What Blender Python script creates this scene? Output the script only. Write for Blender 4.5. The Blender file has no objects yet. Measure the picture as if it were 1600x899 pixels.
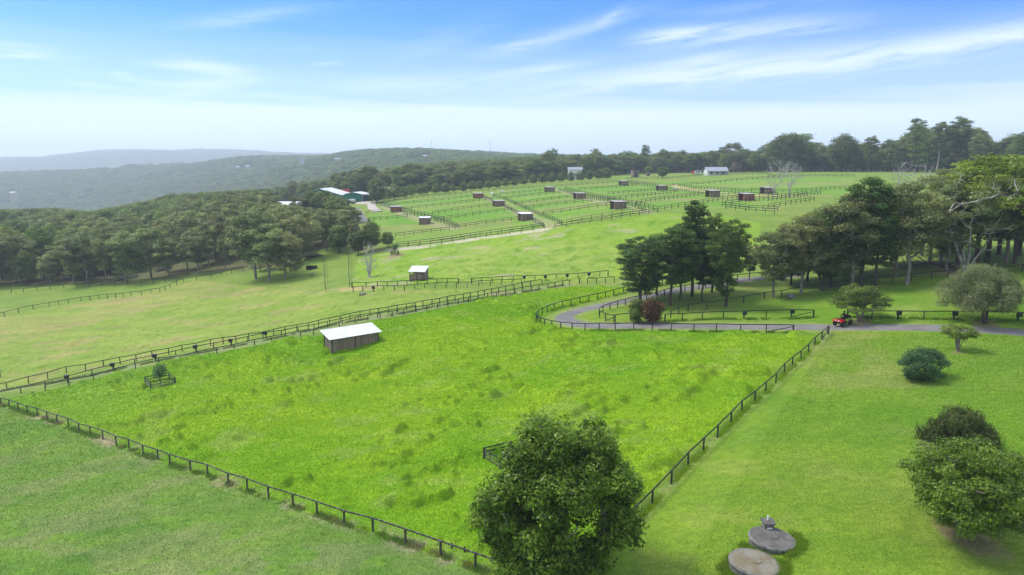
import bpy, math, random
import numpy as np
from mathutils import Vector, Matrix

# ------------------------------------------------------------------ camera, sky, sun, exposure
SC = bpy.context.scene
COL = SC.collection
HC = 30.0
FPX = 1066.7
PITCH = math.radians(10.0)
cam_d = bpy.data.cameras.new('camera'); cam_d.lens = 24.0; cam_d.sensor_width = 36.0
cam_d.clip_start = 0.5; cam_d.clip_end = 30000
cam = bpy.data.objects.new('camera', cam_d); COL.objects.link(cam)
cam.location = (0, 0, HC); cam.rotation_euler = (math.radians(90) - PITCH, 0, 0)
SC.camera = cam
SC.view_settings.view_transform = 'Standard'; SC.view_settings.look = 'None'
SC.view_settings.gamma = 1.0; SC.view_settings.use_curve_mapping = False
SC.view_settings.exposure = 0.94
SC.cycles.max_bounces = 6; SC.cycles.diffuse_bounces = 2; SC.cycles.glossy_bounces = 1
SC.cycles.transmission_bounces = 2; SC.cycles.volume_bounces = 0; SC.cycles.transparent_max_bounces = 4

SUN_EL, SUN_AZ = 52.0, -66.0          # azimuth clockwise from +Y
sd = bpy.data.lights.new('sun', 'SUN'); sd.energy = 2.35; sd.angle = math.radians(18); sd.color = (1.0, 0.95, 0.87)
so = bpy.data.objects.new('sun', sd); COL.objects.link(so)
_el, _az = math.radians(SUN_EL), math.radians(SUN_AZ)
_dir = Vector((math.sin(_az) * math.cos(_el), math.cos(_az) * math.cos(_el), math.sin(_el)))
so.rotation_euler = (-_dir).to_track_quat('-Z', 'Y').to_euler()

def pix_dir(px, py):
    u = (np.asarray(px, float) - 800.0) / FPX; v = (np.asarray(py, float) - 449.5) / FPX
    c, s = math.cos(PITCH), math.sin(PITCH)
    return u, c - v * s, -s - v * c

W = bpy.data.worlds.new('World'); SC.world = W; W.use_nodes = True
nt = W.node_tree; N = nt.nodes; L = nt.links; N.clear()
def wn(t, **kw):
    n = N.new(t)
    for k, v in kw.items(): setattr(n, k, v)
    return n
def wmath(op, a, b=None, c=None, clamp=False):
    n = N.new('ShaderNodeMath'); n.operation = op; n.use_clamp = clamp
    for i, s in enumerate((a, b, c)):
        if s is None: continue
        if isinstance(s, (int, float)): n.inputs[i].default_value = s
        else: L.new(s, n.inputs[i])
    return n.outputs[0]
def wmap(val, a, b, c, d, smooth=True):
    n = N.new('ShaderNodeMapRange'); n.interpolation_type = 'SMOOTHSTEP' if smooth else 'LINEAR'
    L.new(val, n.inputs[0])
    for i, x in enumerate((a, b, c, d)): n.inputs[i + 1].default_value = x
    return n.outputs[0]
def wmix(fac, a, b, mode='MIX'):
    n = N.new('ShaderNodeMix'); n.data_type = 'RGBA'; n.blend_type = mode
    for sock, s in ((n.inputs[0], fac), (n.inputs[6], a), (n.inputs[7], b)):
        if isinstance(s, (int, float)): sock.default_value = s
        elif isinstance(s, tuple): sock.default_value = (*s, 1)
        else: L.new(s, sock)
    return n.outputs[2]
tc = wn('ShaderNodeTexCoord'); sep = wn('ShaderNodeSeparateXYZ'); L.new(tc.outputs['Generated'], sep.inputs[0])
X, Y, Z = sep.outputs
az = wmath('ARCTAN2', X, Y)
sky = wn('ShaderNodeTexSky', sky_type='NISHITA', sun_disc=False)
sky.sun_elevation = _el; sky.sun_rotation = _az % (2 * math.pi); sky.air_density = 1.0; sky.dust_density = 0.6; sky.ozone_density = 2.5
# bluer, deeper overhead than the clear-air model gives
blue = wmix(1.0, sky.outputs[0], (0.17, 0.43, 1.2), 'MULTIPLY')
low = wmap(Z, 0.09, 0.235, 1.0, 0.0)
veil_n = wn('ShaderNodeTexNoise'); veil_n.inputs['Scale'].default_value = 1.0; veil_n.inputs['Detail'].default_value = 5; veil_n.inputs['Roughness'].default_value = 0.55
cmb = wn('ShaderNodeCombineXYZ'); L.new(wmath('MULTIPLY', az, 2.2), cmb.inputs[0])
L.new(wmath('ADD', wmath('MULTIPLY', Z, 55.0), wmath('MULTIPLY', az, 2.2)), cmb.inputs[1]); L.new(cmb.outputs[0], veil_n.inputs['Vector'])
streak = veil_n.outputs[0]
cl_n = wn('ShaderNodeTexNoise'); cl_n.inputs['Scale'].default_value = 1.0; cl_n.inputs['Detail'].default_value = 7; cl_n.inputs['Roughness'].default_value = 0.62; cl_n.inputs['Distortion'].default_value = 0.6
cmb2 = wn('ShaderNodeCombineXYZ'); L.new(wmath('MULTIPLY', az, 9.0), cmb2.inputs[0])
L.new(wmath('SUBTRACT', wmath('MULTIPLY', Z, 90.0), wmath('MULTIPLY', az, 10.0)), cmb2.inputs[1]); L.new(cmb2.outputs[0], cl_n.inputs['Vector'])
fine = cl_n.outputs[0]
zz = wmath('ADD', Z, wmath('MULTIPLY', wmath('SUBTRACT', streak, 0.5), 0.045))
veil = wmap(zz, 0.065, 0.125, 1.0, 0.0)
veil = wmath('MAXIMUM', wmath('MULTIPLY', veil, 0.8), wmath('MULTIPLY', wmap(zz, 0.09, 0.21, 1.0, 0.0), 0.40))
mask = veil
WISPS = [(885, 52, 120, 11, 14, .38), (812, 72, 40, 8, 8, .4), (955, 26, 26, 6, 28, .4), (1060, 52, 62, 10, 4, .85), (1160, 48, 120, 14, 6, .5), (1280, 40, 90, 8, 4, .3),
         (1240, 100, 240, 17, 4, .75), (1385, 92, 75, 8, 8, .6), (1090, 94, 60, 6, 9, .6), (1010, 118, 190, 17, 6, .55), (845, 108, 70, 7, 7, .55),
         (1500, 62, 130, 11, 6, .55), (310, 104, 60, 6, 0, .6), (350, 112, 60, 10, -12, .4), (305, 135, 65, 10, 10, .6), (218, 128, 30, 4, -3, .5), (142, 133, 20, 3.5, 0, .7),
         (187, 116, 14, 3, 0, .5), (508, 101, 22, 4, 6, .5), (35, 84, 50, 9, -4, .5), (390, 25, 90, 9, 10, .35), (660, 130, 150, 14, 3, .4), (700, 60, 80, 16, 22, .14),
         (1570, 58, 70, 9, 8, .5), (560, 172, 260, 8, 2, .35), (980, 180, 300, 9, 0, .3), (1300, 188, 300, 7, -1, .3), (1180, 10, 160, 8, 2, .2), (20, 70, 40, 3, 0, .4)]
for (px, py, ln, th, ang, inten) in WISPS:
    dx, dy, dz = pix_dir(px, py); n_ = math.sqrt(dx * dx + dy * dy + dz * dz)
    a0, z0 = math.atan2(dx, dy), dz / n_
    ca, sa = math.cos(math.radians(ang)), math.sin(math.radians(ang))
    da = wmath('SUBTRACT', az, a0); dzn = wmath('SUBTRACT', Z, z0)
    la, lt = ln / FPX, th / FPX
    p = wmath('DIVIDE', wmath('ADD', wmath('MULTIPLY', da, ca), wmath('MULTIPLY', dzn, sa)), la)
    q = wmath('DIVIDE', wmath('SUBTRACT', wmath('MULTIPLY', dzn, ca), wmath('MULTIPLY', da, sa)), lt)
    q = wmath('ADD', q, wmath('MULTIPLY', wmath('SUBTRACT', fine, 0.5), 2.6))
    r2 = wmath('ADD', wmath('MULTIPLY', p, p), wmath('MULTIPLY', q, q))
    g = wmath('MULTIPLY', wmath('EXPONENT', wmath('MULTIPLY', r2, -1.1)), inten * .72)
    g = wmath('MULTIPLY', g, wmap(fine, 0.25, 0.62, 0.25, 1.15))
    mask = wmath('SUBTRACT', wmath('ADD', mask, g), wmath('MULTIPLY', mask, g))
mask = wmath('MINIMUM', mask, 1.0)
# thin bright overcast higher up and behind, softening the light
mask = wmath('MAXIMUM', mask, wmath('MULTIPLY', wmap(Z, 0.25, 0.42, 0.0, 1.0), wmap(streak, .3, .7, .7, 1.0)))
front = wmap(Y, -0.3, 0.2, 0.0, 1.0)
mask = wmath('ADD', wmath('MULTIPLY', mask, front), wmath('MULTIPLY', wmath('SUBTRACT', 1.0, front), 0.8))
cloudcol = wmix(wmap(Z, 0.0, 0.2, 0.0, 1.0), (4.7, 5.3, 5.7), (4.6, 5.1, 5.7))
final = wmix(mask, blue, cloudcol)
bg = wn('ShaderNodeBackground'); L.new(final, bg.inputs[0]); bg.inputs[1].default_value = 0.125
out = wn('ShaderNodeOutputWorld'); L.new(bg.outputs[0], out.inputs[0])

# ------------------------------------------------------------------ noise helpers
def _hash(ix, iy, seed):
    h = (ix.astype(np.int64) * 374761393 + iy.astype(np.int64) * 668265263 + seed * 974634777) & 0xFFFFFFFF
    h = ((h ^ (h >> 13)) * 1274126177) & 0xFFFFFFFF
    return ((h ^ (h >> 16)) & 0xFFFF) / 65535.0
def vnoise(x, y, seed=0):
    ix, iy = np.floor(x), np.floor(y); fx, fy = x - ix, y - iy
    fx = fx * fx * fx * (fx * (fx * 6 - 15) + 10); fy = fy * fy * fy * (fy * (fy * 6 - 15) + 10)
    a = _hash(ix, iy, seed); b = _hash(ix + 1, iy, seed); c = _hash(ix, iy + 1, seed); d = _hash(ix + 1, iy + 1, seed)
    return (a * (1 - fx) + b * fx) * (1 - fy) + (c * (1 - fx) + d * fx) * fy
def fbm(x, y, seed=0, octv=4, rough=0.5):
    t = 0; a = 1; s = 0
    for i in range(octv):
        ca, sa = math.cos(i * 1.1 + .4), math.sin(i * 1.1 + .4)
        t = t + a * vnoise((x * ca - y * sa) * 2 ** i + 7.3 * i, (x * sa + y * ca) * 2 ** i - 3.1 * i, seed + i); s += a; a *= rough
    return t / s
def sstep(x, a, b):
    t = np.clip((x - a) / (b - a), 0, 1); return t * t * (3 - 2 * t)

# ------------------------------------------------------------------ the land
# near control points: photo column, photo row, metres below the drone
NEAR = [(1205,838,24.5),(1500,800,23.6),(1600,600,22),(1700,880,24),(800,899,27),(690,860,28),(400,780,30),(356,750,30.5),(124,668,34),(0,620,36),(-250,640,37),
 (0,899,32),(400,899,29.5),(-250,899,33),(1019,787,26),(545,545,29),(800,600,27),(1000,640,25.5),(250,600,32),(1296,510,23),(1250,480,22.6),(860,500,25.5),(1600,515,21),(1000,515,24.3),(650,438,25),
 (550,450,27),(400,450,32),(200,450,36),(0,495,38.5),(0,455,39.5),(-250,470,41),(900,440,24),(1100,440,22),(1300,440,20.5),(1600,400,16.5),(1450,400,17.5),(1850,440,17),
 (620,390,24.2),(620,420,25.6),(850,350,17.2),(900,380,19.3),(1100,370,17.2),(1200,400,19.3),(1180,345,14),(1115,305,10.3),(967,327,12.8),(905,310,12.4),
 (860,300,11.8),(975,290,9.4),(1035,297,10.6),(820,344,17.4),(779,322,15.6),(747,309,14.2),(663,351,19.9),(618,332,18.2),(550,315,18.3),(500,318,19),
 (1330,300,9.4),(1600,290,7.6),(1120,272,4.6),(1300,275,4.6),(1200,285,6.8),(960,275,6.2),(700,300,14.6),(1500,340,12.5),(1500,275,4.3),(1450,450,19.3),(500,400,27),(560,360,22)]
FARC = [(0,330,39.5),(0,450,41),(0,600,65),(0,900,112),(0,1500,140),(0,2500,42),(0,3300,150),(0,5000,-46),(200,330,36.5),(200,450,36),(200,600,50),(200,1000,95),(200,1500,110),(200,2500,32),(200,3300,100),(200,5000,-94),
 (320,300,33),(400,480,31),(400,700,46),(400,1100,66),(400,1600,30),(400,2200,-14),(400,3300,50),(400,5000,-90),(550,480,19),(550,700,24),(550,1000,26),(550,1500,-13),(550,3000,20),(550,5000,-60),
 (700,560,13),(700,850,9),(700,1400,-18),(700,3000,0),(850,560,8),(850,900,2),(850,1400,-8),(850,3000,0),(1100,650,3),(1100,1400,-2),(1100,4000,0),
 (1400,600,2),(1400,1200,0),(1400,4000,5),(1700,400,5),(1700,1000,0),(1700,4000,5),(2400,300,5),(2400,1500,5),(2400,80,21),(-600,100,36),(-600,400,50),(-600,1500,120),(-600,5000,-20),
 (0,7000,0),(800,7000,20),(1600,7000,20),(800,15,27),(-600,15,30),(2400,15,24)]
KA, KR = 2.2, 1.25
def _uv(x, y):
    return KA * np.clip(np.arctan2(x, y), -1.35, 1.35), KR * np.log(np.maximum(np.hypot(x, y), 10.0))
_pts = []
for px, py, h in NEAR:
    dx, dy, dz = pix_dir(px, py); t = h / -dz; _pts.append((dx * t, dy * t, HC - h))
for px, d, h in FARC:
    _pts.append(((px - 800) / FPX / math.cos(PITCH) * d, d, HC - h))
_pts = np.array(_pts); _u, _v = _uv(_pts[:, 0], _pts[:, 1])
def _phi(r2): return 0.5 * r2 * np.log(r2 + 1e-12)
def _fit():
    n = len(_pts); A = np.zeros((n + 3, n + 3))
    d2 = (_u[:, None] - _u[None]) ** 2 + (_v[:, None] - _v[None]) ** 2
    A[:n, :n] = _phi(d2) + np.eye(n) * 0.004
    P = np.stack([np.ones(n), _u, _v], 1); A[:n, n:] = P; A[n:, :n] = P.T
    return np.linalg.solve(A, np.concatenate([_pts[:, 2], np.zeros(3)]))
_w = _fit()
def _rbf(u, v):
    o = _w[-3] + _w[-2] * u + _w[-1] * v
    for i in range(len(_pts)): o = o + _w[i] * _phi((u - _u[i]) ** 2 + (v - _v[i]) ** 2)
    return o
_GU = np.linspace(-1.36 * KA, 1.36 * KA, 420); _GV = np.linspace(KR * math.log(10), KR * math.log(7200), 640)
_TAB = _rbf(_GU[:, None] + 0 * _GV[None], _GV[None] + 0 * _GU[:, None])
def T(x, y):
    x = np.asarray(x, float); y = np.asarray(y, float)
    u, v = _uv(x, y)
    fu = np.clip((u - _GU[0]) / (_GU[1] - _GU[0]), 0, len(_GU) - 1.001); fv = np.clip((v - _GV[0]) / (_GV[1] - _GV[0]), 0, len(_GV) - 1.001)
    i = fu.astype(int); j = fv.astype(int); a = fu - i; b = fv - j
    z = (_TAB[i, j] * (1 - b) + _TAB[i, j + 1] * b) * (1 - a) + (_TAB[i + 1, j] * (1 - b) + _TAB[i + 1, j + 1] * b) * a
    r = np.hypot(x, y)
    z = z + sstep(r, 550, 2200) * (fbm(x / 420, y / 420, 5, 4) - 0.5) * 40
    return z
_RT = np.exp(np.linspace(math.log(18), math.log(7000), 2600))
def gp(px, py):
    """ground point seen at a photo position"""
    dx, dy, dz = pix_dir(px, py)
    xs, ys, zs = dx * _RT, dy * _RT, HC + dz * _RT
    below = np.nonzero(zs < T(xs, ys))[0]
    if len(below) == 0: i = len(_RT) - 1; t = _RT[i]
    else:
        i = max(below[0], 1); t0, t1 = _RT[i - 1], _RT[i]
        for _ in range(25):
            t = (t0 + t1) / 2
            if HC + dz * t < T(dx * t, dy * t): t1 = t
            else: t0 = t
    return (float(dx * t), float(dy * t), float(T(dx * t, dy * t)))
def gd(px, depth):
    x = (px - 800) / FPX / math.cos(PITCH) * depth
    return (float(x), float(depth), float(T(x, depth)))

# ------------------------------------------------------------------ tagging
def tag(o, label=None, cat=None, group=None, kind=None):
    if label: o['label'] = label
    if cat: o['category'] = cat
    if group: o['group'] = group
    if kind: o['kind'] = kind
    return o
def empty(name, loc, rz=0, label=None, cat=None, group=None):
    o = bpy.data.objects.new(name, None); COL.objects.link(o); o.location = loc; o.rotation_euler = (0, 0, rz)
    o.empty_display_size = 0.3
    return tag(o, label, cat, group)
def link(name, me, parent=None, loc=None):
    o = bpy.data.objects.new(name, me); COL.objects.link(o)
    if parent is not None: o.parent = parent
    if loc is not None: o.location = loc
    return o

# ------------------------------------------------------------------ materials
def new_mat(name):
    m = bpy.data.materials.new(name); m.use_nodes = True; t = m.node_tree
    p = t.nodes['Principled BSDF']; return m, t, p
class NB:
    def __init__(s, t): s.t = t
    def n(s, ty, **kw):
        n = s.t.nodes.new(ty)
        for k, v in kw.items(): setattr(n, k, v)
        return n
    def l(s, a, b): s.t.links.new(a, b)
    def put(s, sock, v):
        if isinstance(v, (int, float)): sock.default_value = v
        elif isinstance(v, tuple): sock.default_value = (*v, 1) if len(v) == 3 and len(sock.default_value) == 4 else v
        else: s.l(v, sock)
    def math(s, op, a, b=None, clamp=False):
        n = s.n('ShaderNodeMath', operation=op, use_clamp=clamp); s.put(n.inputs[0], a)
        if b is not None: s.put(n.inputs[1], b)
        return n.outputs[0]
    def mix(s, f, a, b, mode='MIX'):
        n = s.n('ShaderNodeMix', data_type='RGBA', blend_type=mode); s.put(n.inputs[0], f); s.put(n.inputs[6], a); s.put(n.inputs[7], b); return n.outputs[2]
    def rng(s, v, a, b, c, d):
        n = s.n('ShaderNodeMapRange', interpolation_type='SMOOTHSTEP'); s.put(n.inputs[0], v)
        for i, x in enumerate((a, b, c, d)): n.inputs[i + 1].default_value = x
        return n.outputs[0]
    def noise(s, vec, scale, detail=3, rough=.5, dist=0):
        n = s.n('ShaderNodeTexNoise'); s.put(n.inputs['Scale'], scale); n.inputs['Detail'].default_value = detail
        n.inputs['Roughness'].default_value = rough; n.inputs['Distortion'].default_value = dist
        if vec is not None: s.l(vec, n.inputs['Vector'])
        return n.outputs[0]
    def mapping(s, vec, scale, rot=(0, 0, 0)):
        n = s.n('ShaderNodeMapping'); n.inputs['Scale'].default_value = scale; n.inputs['Rotation'].default_value = rot; s.l(vec, n.inputs['Vector']); return n.outputs[0]

def simple(name, col, rough=.7, col2=None, scale=6, stretch=(1, 1, 1), bump=0.0, metal=0.0, lo=.35, hi=.65, spec=.3):
    m, t, p = new_mat(name); b = NB(t)
    tcn = b.n('ShaderNodeTexCoord'); v = b.mapping(tcn.outputs['Object'], stretch)
    col2 = col2 or tuple(c * .7 for c in col)
    nz = b.noise(v, scale, 5, .6)
    c = b.mix(b.rng(nz, lo, hi, 0, 1), col, col2)
    b.l(c, p.inputs['Base Color']); p.inputs['Roughness'].default_value = rough; p.inputs['Metallic'].default_value = metal
    p.inputs['Specular IOR Level'].default_value = spec
    if bump:
        bn = b.n('ShaderNodeBump'); bn.inputs['Strength'].default_value = bump; bn.inputs['Distance'].default_value = .02
        b.l(nz, bn.inputs['Height']); b.l(bn.outputs[0], p.inputs['Normal'])
    return m
M = {}
M['black_timber'] = simple('black_painted_timber', (.012, .012, .013), .6, (.03, .028, .026), 9, (1, 1, .2), .3)
M['worn_timber'] = simple('worn_black_timber', (.035, .033, .03), .8, (.16, .15, .13), 5, (1, 1, .3), .3, lo=.45, hi=.62)
M['brown_rail'] = simple('brown_timber', (.05, .045, .035), .8, (.12, .09, .06), 5, (1, 1, .3), .2)
M['wire'] = simple('fence_wire', (.25, .25, .24), .5, metal=.6)
M['white_roof'] = simple('white_metal_roof', (.64, .65, .65), .5, (.5, .5, .49), .9)
M['white_paint'] = simple('white_paint', (.76, .76, .74), .5, (.62, .62, .6), 3)
M['grey_roof'] = simple('grey_metal_roof', (.27, .31, .35), .45, (.22, .25, .29), 1)
M['rusty_roof'] = simple('weathered_roof', (.33, .32, .31), .6, (.24, .21, .19), 2)
M['green_wall'] = simple('green_metal_wall', (.012, .16, .11), .5, (.01, .12, .085), .6)
M['dark_int'] = simple('dark_interior', (.02, .02, .02), .9)  # near-black colour for the shade inside barn doorway and shed bay
M['asphalt'] = simple('asphalt', (.17, .162, .152), .9, (.125, .12, .112), .35, bump=.1)
M['gravel'] = simple('pale_gravel', (.42, .39, .34), .95, (.3, .27, .23), .8)
M['concrete'] = simple('dark_weathered_concrete', (.085, .08, .072), .9, (.14, .135, .12), 1.6, bump=.3, lo=.4, hi=.7)
M['concrete_brown'] = simple('brown_stained_concrete', (.15, .125, .075), .9, (.2, .185, .15), 1.3, bump=.3, lo=.38, hi=.66)
M['rim'] = simple('pale_concrete_and_highlight', (.2, .2, .18), .9, (.1, .1, .085), 3, bump=.3)  # plain pale concrete; on the tank ring it paints the rim highlight
M['red'] = simple('red_paint', (.62, .015, .02), .3, (.5, .012, .015), 2, spec=.5)
M['rubber'] = simple('black_rubber', (.018, .018, .018), .8)
M['black_plastic'] = simple('black_plastic', (.02, .02, .022), .45)
M['steel'] = simple('steel', (.45, .46, .48), .4, metal=.7)
M['cloth'] = simple('dark_cloth', (.02, .022, .03), .9)
M['skin'] = simple('skin', (.45, .27, .19), .6)
M['glass'] = simple('window_glass', (.03, .04, .05), .1, spec=.8)
M['lamp'] = simple('headlamp_lens', (.8, .8, .76), .2)
M['water'] = simple('pond_water', (.09, .1, .07), .06, (.07, .08, .06), .1, spec=.9)
M['cream'] = simple('cream_wall', (.6, .58, .52), .7)
M['blue_tarp'] = simple('blue_black_cloth', (.01, .013, .03), .7)

def planks(name, c1, c2, along='X', w=.18):
    m, t, p = new_mat(name); b = NB(t); tcn = b.n('ShaderNodeTexCoord'); sp = b.n('ShaderNodeSeparateXYZ'); b.l(tcn.outputs['Object'], sp.inputs[0])
    s = b.math('ADD', sp.outputs[0], sp.outputs[1]); q = b.math('DIVIDE', s, w); fl = b.math('FLOOR', q); fr = b.math('FRACT', q)
    wn_ = b.n('ShaderNodeTexWhiteNoise', noise_dimensions='1D'); b.l(fl, wn_.inputs['W'])
    nz = b.noise(b.mapping(tcn.outputs['Object'], (6, 6, .8)), 3, 5, .65)
    f = b.math('ADD', b.math('MULTIPLY', wn_.outputs[0], .6), b.math('MULTIPLY', nz, .55), True)
    c = b.mix(f, c1, c2)
    g = b.math('MULTIPLY', b.rng(fr, 0, .09, 0, 1), b.rng(fr, .91, 1.0, 1, 0))
    c = b.mix(g, tuple(x * .25 for x in c1), c)
    b.l(c, p.inputs['Base Color']); p.inputs['Roughness'].default_value = .9; p.inputs['Specular IOR Level'].default_value = .15
    bn = b.n('ShaderNodeBump'); bn.inputs['Strength'].default_value = .5; bn.inputs['Distance'].default_value = .02; b.l(g, bn.inputs['Height']); b.l(bn.outputs[0], p.inputs['Normal'])
    return m
M['planks'] = planks('weathered_grey_planks', (.13, .098, .07), (.32, .245, .18))
M['red_planks'] = planks('red_brown_planks', (.2, .09, .055), (.34, .17, .11))

def bark(name, c1, c2, c3=None):
    m, t, p = new_mat(name); b = NB(t); tcn = b.n('ShaderNodeTexCoord')
    nz = b.noise(b.mapping(tcn.outputs['Object'], (1, 1, .25)), 4, 5, .65)
    n2 = b.noise(tcn.outputs['Object'], .5, 3)
    c = b.mix(b.rng(nz, .35, .65, 0, 1), c1, c2)
    if c3: c = b.mix(b.rng(n2, .45, .6, 0, 1), c, c3)
    b.l(c, p.inputs['Base Color']); p.inputs['Roughness'].default_value = .95; p.inputs['Specular IOR Level'].default_value = .1
    bn = b.n('ShaderNodeBump'); bn.inputs['Strength'].default_value = .5; bn.inputs['Distance'].default_value = .05; b.l(nz, bn.inputs['Height']); b.l(bn.outputs[0], p.inputs['Normal'])
    return m
M['bark_grey'] = bark('grey_bark', (.12, .1, .085), (.26, .235, .2))
M['bark_dark'] = bark('dark_bark', (.045, .036, .03), (.1, .08, .065))
M['bark_pale'] = bark('pale_gum_bark', (.3, .28, .25), (.42, .4, .37), (.15, .12, .1))
M['bark_dead'] = bark('bleached_dead_wood', (.3, .29, .27), (.45, .44, .42))

def leafmat(name, dark, light, hue=0.0, trans=.4, gloss=.1, rough=.45, objv=.35):
    m = bpy.data.materials.new(name); m.use_nodes = True; t = m.node_tree; t.nodes.clear(); b = NB(t)
    at = b.n('ShaderNodeAttribute', attribute_name='tone'); oi = b.n('ShaderNodeObjectInfo')
    tone = b.math('ADD', at.outputs['Fac'], b.math('MULTIPLY', b.math('SUBTRACT', oi.outputs['Random'], .5), objv), True)
    c = b.mix(tone, dark, light)
    hsv = b.n('ShaderNodeHueSaturation'); b.l(c, hsv.inputs['Color'])
    wn_ = b.n('ShaderNodeTexWhiteNoise', noise_dimensions='1D'); b.l(b.math('MULTIPLY', oi.outputs['Random'], 91.7), wn_.inputs['W'])
    b.l(b.math('ADD', .5 + hue, b.math('MULTIPLY', b.math('SUBTRACT', wn_.outputs[0], .5), .05)), hsv.inputs['Hue'])
    wv = b.n('ShaderNodeTexWhiteNoise', noise_dimensions='1D'); b.l(b.math('MULTIPLY', oi.outputs['Random'], 37.3), wv.inputs['W'])
    b.l(b.math('ADD', .8, b.math('MULTIPLY', wv.outputs[0], .4)), hsv.inputs['Value'])
    d = b.n('ShaderNodeBsdfDiffuse'); tr = b.n('ShaderNodeBsdfTranslucent'); g = b.n('ShaderNodeBsdfGlossy'); g.inputs['Roughness'].default_value = rough; g.inputs['Color'].default_value = (.8, .85, .6, 1)
    b.l(hsv.outputs[0], d.inputs['Color']); b.l(b.mix(1.0, hsv.outputs[0], (1.25, 1.35, .7), 'MULTIPLY'), tr.inputs['Color'])
    m1 = b.n('ShaderNodeMixShader'); m1.inputs[0].default_value = trans; b.l(d.outputs[0], m1.inputs[1]); b.l(tr.outputs[0], m1.inputs[2])
    fr = b.n('ShaderNodeFresnel'); fr.inputs[0].default_value = 1.4
    m2 = b.n('ShaderNodeMixShader'); b.l(b.math('MULTIPLY', fr.outputs[0], gloss * .6), m2.inputs[0]); b.l(m1.outputs[0], m2.inputs[1]); b.l(g.outputs[0], m2.inputs[2])
    o = b.n('ShaderNodeOutputMaterial'); b.l(m2.outputs[0], o.inputs[0]); return m
M['l_gum'] = leafmat('olive_gum_leaves', (.065, .083, .032), (.29, .32, .13))
M['l_gumy'] = leafmat('yellow_green_leaves', (.085, .115, .015), (.3, .36, .045))
M['l_pine'] = leafmat('dark_pine_needles', (.018, .042, .008), (.13, .215, .04), objv=.3)
M['l_dark'] = leafmat('dark_green_leaves', (.036, .062, .017), (.185, .255, .07))
M['l_mid'] = leafmat('mid_green_leaves', (.045, .08, .015), (.2, .29, .06))
M['l_big'] = leafmat('glossy_green_leaves', (.028, .07, .007), (.25, .4, .055), gloss=.08, rough=.45, objv=0)
M['l_fresh'] = leafmat('fresh_green_leaves', (.04, .085, .008), (.16, .27, .035), objv=0)
M['l_grey'] = leafmat('grey_green_willow_leaves', (.1, .125, .055), (.27, .31, .16), objv=0)
M['l_blue'] = leafmat('blue_green_leaves', (.025, .065, .025), (.11, .2, .085), objv=0)
M['l_brown'] = leafmat('brown_green_weeping_leaves', (.035, .052, .015), (.14, .175, .05), objv=0)
M['l_red'] = leafmat('reddish_leaves', (.05, .03, .015), (.18, .09, .045), objv=0)
M['l_far'] = leafmat('distant_forest_leaves', (.045, .08, .022), (.17, .25, .07), objv=.6)
M['l_pink'] = leafmat('dusty_pink_blossom', (.1, .06, .06), (.25, .17, .17), objv=0)
M['l_twig'] = leafmat('grey_twigs', (.16, .14, .12), (.3, .28, .25), trans=0, gloss=0)

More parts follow.
